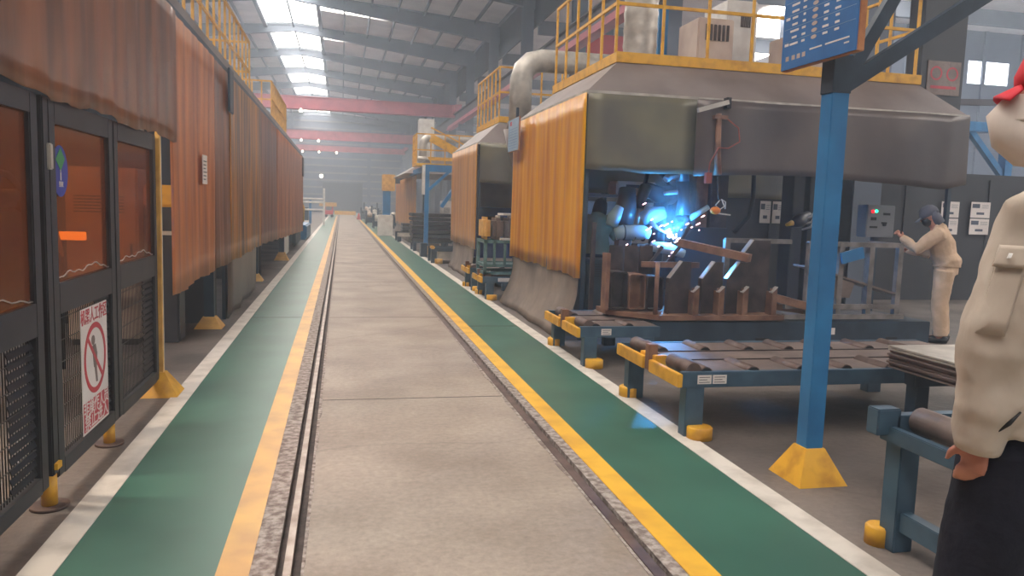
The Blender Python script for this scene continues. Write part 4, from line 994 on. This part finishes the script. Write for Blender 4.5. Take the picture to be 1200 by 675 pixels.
cabinet(3.05, 3.55, 9.3, 9.8, .85, 'steel_blue', 'low dark blue cabinet in front of the hooded welder', 1)
B_ = MB(); 
tag(MB().beam((2.72, 8.1, 0), (2.72, 8.1, 1.35), .045).build('upright_pipe', 'work_steel'), 'thin brown pipe standing beside the amber curtain', 'pipe')

# ================================================================ FAR RIGHT BOOTHS
t = thing('blue_gantry', (2.6, 22.7, 0), 'blue steel gantry between second and third booths', 'gantry')
B(2.38, 2.50, 22.64, 22.76, .05, 2.6).build('column', 'post_blue', t); MB().frustum(2.26, 2.62, 22.5, 22.9, 0, 2.37, 2.51, 22.63, 22.77, .2).build('base', 'pale_yellow', t)
B(5.4, 5.52, 22.64, 22.76, 0, 2.6).build('column', 'post_blue', t)
B(2.38, 5.52, 22.62, 22.78, 2.42, 2.62).build('beam', 'post_blue', t); B(2.38, 2.50, 22.78, 27.8, 2.45, 2.6).build('beam', 'post_blue', t)
MB().beam((2.5, 22.7, 1.9), (3.1, 22.7, 2.45), .08).build('brace', 'post_blue', t); MB().beam((3.6, 22.9, 2.45), (2.9, 22.9, 1.4), .25, .1).build('brace', 'post_blue', t)
B(2.30, 2.38, 22.6, 22.8, 1.75, 2.6).build('white_edge', 'white', t); 
hood3 = thing('extraction_hood', (4, 30, 0), 'third pale extraction hood far along the right side', 'hood')
MB().frustum(2.1, 6, 26.5, 33, 2.5, 2.9, 5.6, 27, 32.4, 3.0).build('canopy', 'hood', hood3); B(2.85, 5.65, 26.96, 27, 2.98, 3.1).build('kerb', 'yellow', hood3)
for x in (2.8, 5.9):
    for y in (26.7, 32.8): B(x-.06, x+.06, y-.06, y+.06, 0, 2.5).build('column', 'steel_blue', hood3)
curtain('welding_curtain', 'y', 2.62, 28.0, 38.5, 2.5, .5, 'pvc_tan', 'small tan orange curtain on the side of the third booth', amp=.01, per=.3, seed=5)
curtain('skirt_cloth', 'y', 2.62, 28.2, 38, .6, .01, 'skirt_cloth', 'grey skirt under the curtain of the third booth', amp=.02, per=.9, flare=.1, cat='skirt', dens=6)
railing('yellow guard rail on the platform above the blue gantry', (2.6, 24), [(2.2, 24.7), (2.2, 23.5), (5.2, 23.5)], 2.62, .95, 'yellow', .4, mids=(.5,), kick=.08)
tag(B(2.2, 5.2, 23.5, 24.7, 2.62, 2.66).build('platform', 'yellow'), 'yellow platform on top of the blue gantry', 'platform')
stx = thing('stair_flight', (3, 23.4, 2.8), 'yellow stair flight beside the small silver duct', 'stairs')
MB().beam((2.6, 23.3, 3.45), (3.8, 23.3, 2.85), .04, .24).build('stringer', 'yellow', stx); MB().beam((2.6, 23.3, 3.75), (3.8, 23.3, 3.2), .04, .04).build('handrail', 'yellow', stx)
d = thing('exhaust_duct', (2.6, 26.5, 2.7), 'small silver duct bending over the third booth', 'duct')
pts = [(2.75, 27.0, 3.0), (2.75, 27.0, 3.5)]
for i in range(1, 6): a = PI/2*i/5; pts.append((2.75+.25*(1-math.cos(a)), 27.0, 3.5+.25*math.sin(a)))
pts += [(5.2, 27.0, 3.75)]
MB().tube(pts, .14, 20).build('pipe', 'galv', d); MB().tube([(2.75, 27, 2.98), (2.75, 27, 3.1)], [.22, .16], 20).build('collar', 'galv', d)
tag(B(2.75, 3.4, 28, 28.5, 3.9, 4.45).build('fan_box', 'white') if False else B(2.7, 3.25, 28.0, 28.5, 3.0, 4.5, .02).build('fan_box', 'white'), 'pale fan box above the small silver duct', 'box')
t = thing('machine_tower', (1.98, 36, 0), 'blue tower with yellow head beyond the third booth', 'machine')
B(1.86, 2.2, 35.8, 36.2, 0, 2.0).build('column', 'post_blue', t); B(1.82, 2.4, 35.7, 36.3, 2.0, 2.75, .03).build('head', 'pale_yellow', t); B(2.4, 3.0, 35.8, 36.2, 2.35, 2.7).build('arm', 'steel_blue', t)
tag(B(1.60, 2.25, 34.6, 35.2, 0, .92, .02).build('white_crate', 'white'), 'white crate standing at the kerb before the tan far curtain', 'crate')
# dark sheet piles
for i in range(7):
    z = .30+.13*i
    tag(B(2.15+.02*math.sin(i*2), 3.45, 24.0, 25.2, z, z+.10, .02).build('steel_plate', 'fence_dark'),
        ['lowest slab', 'second slab up', 'third slab up', 'middle slab', 'third slab down', 'second slab down', 'topmost slab'][i]+' in the dark pile behind the far blue column', 'steel slab', 'dark slabs piled behind the far blue column')
tag(MB().box(2.2, 2.3, 24.1, 24.3, 0, .29).box(3.2, 3.3, 24.1, 24.3, 0, .29).box(2.2, 2.3, 24.9, 25.1, 0, .29).box(3.2, 3.3, 24.9, 25.1, 0, .29).box(2.15, 3.4, 24.0, 25.2, .26, .30).build('pallet', 'steel_blue'), 'low blue stand under the dark slab pile', 'stand')
t = thing('roller_conveyor', (2.3, 26, 0), 'low pale stand beyond the dark slab pile', 'conveyor')
B(2.1, 3.6, 29.6, 29.7, .2, .35).build('side_beam', 'galv', t); B(2.1, 3.6, 30.8, 30.9, .2, .35).build('side_beam', 'steel_blue', t)
for y in (29.6, 30.8): B(2.1, 2.25, y, y+.1, 0, .2).build('leg', 'steel_blue', t)
for i in range(3): B(2.3, 3.7, 29.8, 30.7, .36+.12*i, .45+.12*i, .02).build('dark_block', 'black', t)
t = thing('floor_stop', (2.5, 21.9, 0), 'yellow capped blue block before the far blue column', 'block')
B(2.18, 2.36, 21.5, 21.9, 0, .38).build('block', 'steel_blue', t); B(2.36, 2.52, 21.5, 21.8, .08, .3, .03).build('cap', 'pale_yellow', t)
cabinet(3.3, 3.7, 26.0, 26.4, 1.6, 'white', 'left white narrow cabinet behind the dark slab pile'); cabinet(3.8, 4.1, 26.0, 26.4, 1.65, 'white', 'right white narrow cabinet behind the dark slab pile')
# far end clutter on the right: parts bins, motors
rs_ = random.Random(11)
for i, (x, y, h) in enumerate(((1.75, 44, .8), (2.15, 47, 1.1), (1.6, 52, .9), (2.1, 56, 1.2), (1.5, 62, 1.0), (1.9, 68, 1.4))):
    t = thing('parts_rack', (x, y, 0), ['dark parts rack just beyond the white crate', 'second dark parts rack beyond the white crate', 'third parts rack along the far right kerb', 'fourth parts rack along the far right kerb', 'fifth parts rack along the far right kerb', 'farthest parts rack on the right kerb'][i], 'rack')
    B(x, x+1.2, y, y+1.2, .1, h*.5, .02).build('bin', 'steel_blue', t)
    for (a, c) in ((0, 0), (1.12, 0), (0, 1.12), (1.12, 1.12)): B(x+a, x+a+.08, y+c, y+c+.08, 0, h).build('leg', 'steel_blue', t)
    for q in range(3):
        MB().ball((x+.25+.35*q, y+.4, h*.5+.15), .2, n=10).build('coil', ('galv', 'robot', 'cream')[(q+i) % 3], t)
# traffic cone like red-white marker
t = thing('floor_marker', (1.35, 62, 0), 'small red and white marker at the right kerb far down the aisle', 'marker')
MB().cyl((1.35, 62, .05), (1.35, 62, .55), .16, .04).build('cone', 'red', t); B(1.15, 1.55, 61.8, 62.2, 0, .05).build('base', 'white', t)
# left far side: blue tank cart, grey drum machine, white frame
t = thing('machine_cart', (-1.7, 30, 0), 'low blue machine base at the left kerb beyond the curtains', 'machine')
B(-2.6, -1.25, 29.6, 33.5, 0, .55, .05).build('base', 'post_blue', t); B(-2.5, -1.5, 29.9, 33.2, .55, .68, .03).build('deck', 'steel_blue', t)
t2 = thing('drum_machine', (-1.9, 31.5, .68), 'grey rounded casing standing on the blue machine base', 'machine')
MB().tube([(-2.3, 30.3, 1.1), (-2.0, 30.3, 1.1), (-1.62, 30.3, 1.1), (-1.55, 30.3, 1.1)], [.38, .42, .42, .34], 24).build('drum', 'end_wall', t2); B(-2.3, -1.6, 30.1, 30.6, .68, .85).build('foot', 'black', t2)
MB().tube([(-1.4, 30.2, .68), (-1.38, 30.2, 1.2), (-1.55, 30.2, 1.55)], .04, 10).build('pipe', 'pale_yellow', t2)
t = thing('pipe_barrier', (-1.0, 48, 0), 'white pipe barrier standing beside the aisle far left', 'frame')
B(-1.08, -.96, 47.9, 48.1, 0, 2.2).build('post', 'white', t)
for z in (1.55, 1.35, .9): MB().cyl((-4.6, 48, z), (-1.0, 48, z), .06).build('bar', 'white', t)
B(-4.7, -4.58, 47.9, 48.1, 0, 1.8).build('post', 'white', t)
tag(B(-4.0, -2.6, 50, 50.5, 1.6, 2.4, .02).build('machine', 'steel_blue') , 'dark box of the machine behind the white barrier', 'machine')
t = thing('work_table', (-3, 50.2, 0), 'blue stand carrying the dark box behind the white barrier', 'stand')
B(-4.2, -1.8, 49.8, 50.8, 1.5, 1.6).build('top', 'post_blue', t)
for x in (-4.1, -1.9):
    for y in (49.9, 50.7): B(x-.06, x+.06, y-.06, y+.06, 0, 1.5).build('leg', 'post_blue', t)
B(-3.9, -2.0, 50, 50.6, .2, 1.0, .02).build('drawer_unit', 'steel_blue', t)
t = thing('barrier', (.6, 83, 0), 'low yellow barrier across the far end of the aisle', 'barrier')
B(-.7, 1.5, 83, 83.2, .02, .42).build('board', 'yellow_line', t)
for x in (-.6, 1.4): B(x-.05, x+.05, 83.2, 83.3, 0, .4).build('post', 'yellow', t)
t = thing('red_cart', (-.9, 70, 0), 'small red cart with yellow top far down on the left', 'cart')
B(-1.4, -.7, 70, 71, .25, .6).build('bed', 'red', t); B(-1.9, -.4, 70, 71, .95, 1.3).build('top', 'pale_yellow', t); B(-1.45, -1.35, 70, 70.1, .6, .95).build('post', 'red', t); B(-.8, -.7, 70, 70.1, .6, .95).build('post', 'red', t)
for x in (-1.3, -.8): MB().cyl((x, 70.1, .13), (x, 70.25, .13), .13).build('wheel', 'black', t)
# end wall lamp
t = thing('wall_lamp', (-2.4, 99.6, 4.4), 'single bright lamp on the far end wall above the door', 'lamp')
B(-2.65, -2.2, 99.4, 99.75, 4.35, 4.6).build('housing', 'galv', t); MB().ball((-2.45, 99.25, 4.45), .22).build('lens', 'lamp', t)

# ================================================================ OVERHEAD CRANES
def crane(y, z0, h, label, lamps):
    t = thing('overhead_crane', (-3.3, y, z0), label, 'crane')
    b = MB(); b.box(-14, 7.5, y-.25, y+.25, z0+.05, z0+h-.05).box(-14, 7.5, y-.33, y+.33, z0, z0+.06).box(-14, 7.5, y-.33, y+.33, z0+h-.06, z0+h); b.build('bridge_beam', 'pink', t)
    B(7.3, 7.75, y-1.6, y+1.6, 7.62, 8.05).build('end_carriage', 'pink', t)
    for x in lamps:
        l = MB().cyl((x, y-.5, z0-.12), (x, y-.5, z0-.02), .16, .1).build('lamp_housing', 'galv', t); MB().ball((x, y-.5, z0-.12), .13).build('lamp', 'lamp', l)
crane(53, 7.35, .82, 'nearest pink overhead crane across the hall', (-5.2, -4.3, -2.6))
crane(78, 7.3, .85, 'middle pink overhead crane across the hall', (-5, -3.8, -2.2))
crane(95, 7.25, .65, 'farthest pink overhead crane before the end wall', (-4.5, -2.6, -.6))
# red crane piece in the next bay
t = thing('overhead_crane', (12, 26, 7), 'red crane bridge in the next bay seen behind the hood rail', 'crane')
B(9, 13.2, 30, 30.8, 7.6, 8.4, .05).build('bridge_beam', 'red', t)
# high-bay lamps in the next bay and a few over the hall
def bay_lamp(x, y, z, label):
    t = thing('bay_lamp', (x, y, z), label, 'lamp', 'high bay lamps in the next hall'); MB().cyl((x, y, z+.1), (x, y, z+.35), .3, .1).build('shade', 'galv', t); MB().cyl((x, y, z+.04), (x, y, z+.1), .28).build('lens', 'lamp', t)
    MB().cyl((x, y, z+.35), (x, y, z+1.28), .02).build('stem', 'galv', t)
for x, y in ((12, 24), (15, 24), (12, 34), (16, 34), (13, 46)): bay_lamp(x, y, 8.6, 'round high bay lamp hanging in the next hall behind the hood railings')
# ================================================================ PEOPLE
def remesh(o, vox, sm=3):
    m = o.modifiers.new('r', 'REMESH'); m.mode = 'VOXEL'; m.voxel_size = vox; m.use_smooth_shade = True
    s_ = o.modifiers.new('s', 'SMOOTH'); s_.iterations = sm; s_.factor = .6
    return o
def frame(yaw):
    """local person frame: f forward, l left"""
    f_ = Vector((math.cos(yaw), math.sin(yaw), 0)); l_ = Vector((-math.sin(yaw), math.cos(yaw), 0)); return f_, l_
def limb(b, pts, rs, n=14): b.tube(pts, rs, n)
def hand(b, w, d, side, curl=.5, s=1.0):
    """hand from wrist w pointing d, palm facing 'side'"""
    d = Vector(d).normalized(); sd = Vector(side); sd = (sd-d*sd.dot(d)).normalized(); u = d.cross(sd)
    w = Vector(w); k = w+d*.09*s
    b.tube([w, w+d*.03*s, w+d*.06*s, k], [.024*s, (.034*s, .018*s), (.04*s, .017*s), (.038*s, .013*s)], 12)
    for i, (o_, L_) in enumerate(((-.030, .066), (-.010, .076), (.010, .072), (.029, .056))):
        p0 = k+u*o_*s-d*.008; c = curl*(1+.12*i); p1 = p0+(d*math.cos(c*.5)+sd*math.sin(c*.5))*L_*.45*s; p2 = p1+(d*math.cos(c*1.4)+sd*math.sin(c*1.4))*L_*.32*s; p3 = p2+(d*math.cos(c*2.1)+sd*math.sin(c*2.1))*L_*.26*s
        b.tube([p0, p1, p2, p3], [.0095*s, .009*s, .008*s, .006*s], 8)
    p0 = w+d*.03*s-u*.028*s; p1 = p0+(d*.7-u*.6+sd*.3)*.038*s; p2 = p1+(d*.9-u*.15+sd*.4)*.03*s
    b.tube([p0, p1, p2], [.013*s, .011*s, .008*s], 8)
def person(base, yaw, H, label, P, mats, build_hair=False):
    """P: dict of joint offsets in (forward,left,up) metres; mats: jacket, trousers"""
    t = thing('person', base, label, 'person'); f_, l_ = frame(yaw); O = Vector(base)
    def W_(q): return O+f_*q[0]+l_*q[1]+Vector((0, 0, q[2]))
    J = {k: W_(v) for k, v in P.items()}
    # body: one continuous surface
    b = MB()
    b.rings([(J['pelvis']+Vector((0, 0, -.08)), .15, .10), (J['pelvis'], .165, .115), (J['waist'], .135, .10), (J['chest'], .165, .12), (J['collar'], .13, .09), (J['neck'], .06, .06), (J['jaw'], .058, .06)], side=l_)
    hd = J['head']; up = (J['head']-J['neck']).normalized(); hf = W_(P.get('look', (1, 0, 0)))-O; hf = (hf-up*hf.dot(up)).normalized()
    b.rings([(hd-up*.115+hf*.03, .04, .05), (hd-up*.085+hf*.02, .058, .075), (hd-up*.03+hf*.005, .072, .092), (hd+up*.03, .077, .098), (hd+up*.08-hf*.005, .068, .086), (hd+up*.115-hf*.01, .035, .045)], side=up.cross(hf), n=24)
    b.tube([hd+hf*.088+up*.02, hd+hf*.108-up*.012, hd+hf*.098-up*.028], [.009, .014, .012], 8)
    sdv = up.cross(hf)
    for s_ in (-1, 1):
        b.ball(hd+sdv*s_*.077-hf*.005-up*.005, .028, .5, .6, 1)
        b.ball(hd+hf*.083+sdv*s_*.032+up*.02, .015)
    b.tube([hd+hf*.09-up*.055+sdv*.022, hd+hf*.097-up*.055, hd+hf*.09-up*.055-sdv*.022], .009, 8)
    for s_, S_ in (('l', 1), ('r', -1)):
        b.tube([J['sh'+s_]-l_*S_*.05, J['sh'+s_], J['el'+s_], J['wr'+s_]], [.055, .052, .04, .027], 14)
        b.tube([J['hip'+s_], J['kn'+s_], J['an'+s_]], [.088, .055, .038], 14)
        hv = (J['wr'+s_]-J['el'+s_]).normalized(); hv = (hv+W_(P.get('hand'+s_, (0, 0, 0)))-O).normalized()
        hand(b, J['wr'+s_]-hv*.02, hv, f_*.4-l_*S_, .6)
        b.tube([J['an'+s_], J['an'+s_]+f_*.05+Vector((0, 0, -.05)), J['an'+s_]+f_*.16+Vector((0, 0, -.06))], [.04, .04, .03], 12)
    body = remesh(b.build('body', 'skin', t), .008, 3)
    # jacket
    b = MB()
    b.rings([(J['pelvis']+Vector((0, 0, .0)), .20, .155), (J['pelvis']+Vector((0, 0, .06)), .195, .15), (J['waist'], .185, .148), (J['chest'], .20, .15), (J['chest']*.4+J['collar']*.6, .19, .125), (J['collar']+Vector((0, 0, .02)), .12, .095), (J['neck']+Vector((0, 0, -.01)), .078, .078)], side=l_, n=28)
    for s_, S_ in (('l', 1), ('r', -1)):
        e = J['el'+s_]; w = J['wr'+s_]; a = J['sh'+s_]; k_ = mats.get('bag', 1.0)
        b.tube([a-l_*S_*.07+Vector((0, 0, .0)), a, a*.5+e*.5, e, e*.45+w*.55, e*.12+w*.88, w*1.0+e*0], [.082, .084*k_, .082*k_, .082*k_, .066*k_, .05, .045], 18)
    jk = remesh(b.build('jacket', mats['jacket'], t), .01, 3)
    wk = jk.modifiers.new('d', 'DISPLACE'); tx = bpy.data.textures.get('folds') or bpy.data.textures.new('folds', 'CLOUDS'); tx.noise_scale = .17; tx.noise_depth = 2; wk.texture = tx; wk.strength = .045; wk.mid_level = .5
    b = MB()
    b.rings([(J['pelvis']+Vector((0, 0, .10)), .162, .12), (J['pelvis'], .185, .135), (J['pelvis']+Vector((0, 0, -.09)), .185, .13)], side=l_)
    for s_, S_ in (('l', 1), ('r', -1)):
        b.tube([J['hip'+s_]+Vector((0, 0, .03)), J['hip'+s_]*.5+J['kn'+s_]*.5, J['kn'+s_], J['kn'+s_]*.5+J['an'+s_]*.5, J['an'+s_]+Vector((0, 0, .0))], [(.115, .115), .105, .09, .085, .078], 18)
        sh = MB().rings([(J['an'+s_]-f_*.075+Vector((0, 0, -.05)), .03, .035), (J['an'+s_]-f_*.03+Vector((0, 0, -.04)), .042, .048), (J['an'+s_]+f_*.06+Vector((0, 0, -.052)), .045, .04), (J['an'+s_]+f_*.14+Vector((0, 0, -.06)), .046, .03), (J['an'+s_]+f_*.19+Vector((0, 0, -.066)), .03, .02)], side=l_)
        sh.build('shoe', 'black', t)
    tr = remesh(b.build('trousers', mats['trousers'], t), .011, 3)
    wk = tr.modifiers.new('d', 'DISPLACE'); wk.texture = tx; wk.strength = .02; wk.mid_level = .5
    return t, J, hd, up, hf, sdv, f_, l_

# man in the red cap, facing the aisle, left hand in pocket
base = (1.722, 1.54, 0)
P = dict(pelvis=(0, 0, .99), waist=(.0, 0, 1.14), chest=(-.02, 0, 1.37), collar=(-.02, 0, 1.55), neck=(.01, 0.01, 1.63), jaw=(.025, .01, 1.68), head=(.03, .02, 1.795),
         shl=(0.0, .20, 1.51), ell=(.045, .23, 1.20), wrl=(.08, .215, .965), shr=(0.0, -.20, 1.51), elr=(.06, -.27, 1.19), wrr=(.12, -.17, .97),
         hipl=(.04, .09, .92), knl=(.10, .10, .50), anl=(.06, .11, .09), hipr=(.02, -.10, .92), knr=(.05, -.12, .50), anr=(.02, -.12, .09), look=(1, .38, 0), handl=(.1, -.12, -.9))
t, J, hd, up, hf, sdv, f_, l_ = person(base, math.radians(119), 1.8, 'man in a red cap, white mask and beige work jacket, hand in pocket', P, dict(jacket='beige', trousers='navy', bag=1.12))
# cap
cp = MB().rings([(hd+up*.03-hf*.008, .084, .105), (hd+up*.07-hf*.008, .083, .102), (hd+up*.115-hf*.01, .066, .08), (hd+up*.138-hf*.01, .03, .035)], side=sdv, n=26).build('cap', 'capred', t)
bl = MB().grid(lambda u, v: hd+up*(.045-.02*v-.018*(2*u-1)**2)+hf*(.085+.055*v*math.sqrt(max(0, 1-(2*u-1)**2*.75)))+sdv*(2*u-1)*.072, 14, 6, (0, 0, .006)); bl.build('cap_peak', 'capred', cp)
mk = MB().rings([(hd-up*.125+hf*.03, .045, .045), (hd-up*.11+hf*.045, .066, .07), (hd-up*.055+hf*.07, .072, .088), (hd-up*.045+hf*.075, .06, .088), (hd-up*.0+hf*.05, .066, .07), (hd+up*.025+hf*.045, .045, .055)], side=sdv, n=24)
mk = mk.build('mask', 'mask', t)
MB().tube([hd-up*.03+hf*.145, hd-up*.035+hf*.11+sdv*.05, hd-up*.045+hf*.06+sdv*.073], .003, 6).build('mask_seam', 'beige', mk)
# sleeve pocket flap, cuff
fx_ = J['shl']*.55+J['ell']*.45
def on_sleeve(u, v, c, wid, hgt, off):   # patch wrapped on the sleeve, facing the camera (-Y)
    ang = -PI/2+(u-.5)*wid; r_ = .104+off
    return c+Vector((math.cos(ang)*r_, math.sin(ang)*r_, -v*hgt))
axis = (J['ell']-J['shl']).normalized()
def sleeve_patch(tpos, wid, hgt, off, name, m, parent, skew=-1.25):
    c0 = J['shl']+(J['ell']-J['shl'])*tpos
    g = MB().grid(lambda u, v: c0+axis*(v*hgt)+Vector((math.cos(-PI/2+skew+(u-.5)*wid), math.sin(-PI/2+skew+(u-.5)*wid), 0))*(.101+off+.004*v), 10, 5, (0, .004, 0))
    return g.build(name, m, parent)
sleeve_patch(.20, .62, .05, .002, 'pocket_flap', 'beige', t, -1.15)
sleeve_patch(.245, .60, .19, -.004, 'sleeve_pocket', 'beige', t, -1.15)
sleeve_patch(.255, .05, .012, .010, 'button', 'white', t, -1.15)
c_ = J['wrl']*.8+J['ell']*.2; c2 = J['wrl']*.55+J['ell']*.45; o_ = Vector((-.02, -.055, 0)); o2 = Vector((.012, -.078, 0))
MB().tube([c_+o_, (c_+c2)/2+(o_+o2)/2*1.05, c2+o2], [.002, (.011, .006), .002], 8).build('cuff_slit', 'hair', t)
cf = MB().tube([J['wrl']*.85+J['ell']*.15, J['wrl']*1.0, J['wrl']*1.04-J['ell']*.04], [.056, .052, .05], 18); cf.build('cuff', 'beige', t)

# worker at the control box, seen from behind-left
base = (7.17, 7.96, 0)
P = dict(pelvis=(-.02, 0, .93), waist=(.02, 0, 1.06), chest=(.06, 0, 1.22), collar=(.11, 0, 1.37), neck=(.14, 0, 1.42), jaw=(.17, 0, 1.45), head=(.21, 0, 1.535),
         shl=(.10, .20, 1.33), ell=(.33, .26, 1.13), wrl=(.50, .16, 1.27), shr=(.08, -.20, 1.33), elr=(.2, -.27, 1.07), wrr=(.42, -.15, 1.12),
         hipl=(0, .10, .86), knl=(.03, .10, .47), anl=(-.02, .10, .09), hipr=(0, -.10, .86), knr=(0, -.11, .47), anr=(-.05, -.11, .09), look=(1, 0, -.25), handl=(.1, .0, .3))
t, J, hd, up, hf, sdv, f_, l_ = person(base, math.radians(142), 1.7, 'worker in sand coloured overalls and grey cap reaching to the control box', P, dict(jacket='beige2', trousers='beige2'))
cp = MB().rings([(hd+up*.0-hf*.01, .09, .112), (hd+up*.06-hf*.01, .088, .108), (hd+up*.11-hf*.01, .066, .08), (hd+up*.135-hf*.01, .03, .035)], side=sdv, n=24).build('cap', 'capgrey', t)
MB().grid(lambda u, v: hd+up*(.03-.02*v-.018*(2*u-1)**2)+hf*(.09+.085*v*math.sqrt(max(0, 1-(2*u-1)**2*.75)))+sdv*(2*u-1)*.072, 12, 5, (0, 0, .006)).build('cap_peak', 'capgrey', cp)
MB().rings([(hd+up*.02-hf*.04, .088, .07), (hd-up*.05-hf*.05, .09, .065), (hd-up*.14-hf*.06, .10, .06)], side=sdv).build('neck_cloth', 'capgrey', cp)
MB().rings([(hd-up*.10+hf*.03, .05, .06), (hd-up*.06+hf*.035, .068, .075), (hd-up*.01+hf*.03, .07, .078)], side=sdv).build('face_mask', 'black', t)
# hooded welder at the booth back
base = (3.42, 10.09, 0)
P = dict(pelvis=(0, 0, .88), waist=(.02, 0, 1.02), chest=(.08, 0, 1.17), collar=(.13, 0, 1.30), neck=(.16, 0, 1.35), jaw=(.2, 0, 1.38), head=(.24, 0, 1.44),
         shl=(.12, .19, 1.27), ell=(.30, .24, 1.05), wrl=(.50, .12, 1.10), shr=(.12, -.19, 1.27), elr=(.3, -.24, 1.05), wrr=(.5, -.12, 1.1),
         hipl=(0, .10, .82), knl=(.05, .10, .45), anl=(-.02, .10, .09), hipr=(0, -.10, .82), knr=(.05, -.11, .45), anr=(-.02, -.11, .09), look=(1, 0, -.5))
P = {k: (v if k[:3] in ('pel', 'hip', 'knl', 'knr', 'anl', 'anr', 'loo') else (v[0], v[1], v[2]+.07)) for k, v in P.items()}
t, J, hd, up, hf, sdv, f_, l_ = person(base, math.radians(60), 1.65, 'welder in a black hood and olive jacket inside the nearest booth', P, dict(jacket='olive', trousers='navy'))
MB().rings([(hd-up*.15, .10, .10), (hd-up*.08, .10, .115), (hd+up*.0, .098, .12), (hd+up*.08, .09, .11), (hd+up*.13, .05, .06)], side=sdv, n=24).build('hood', 'black', t)
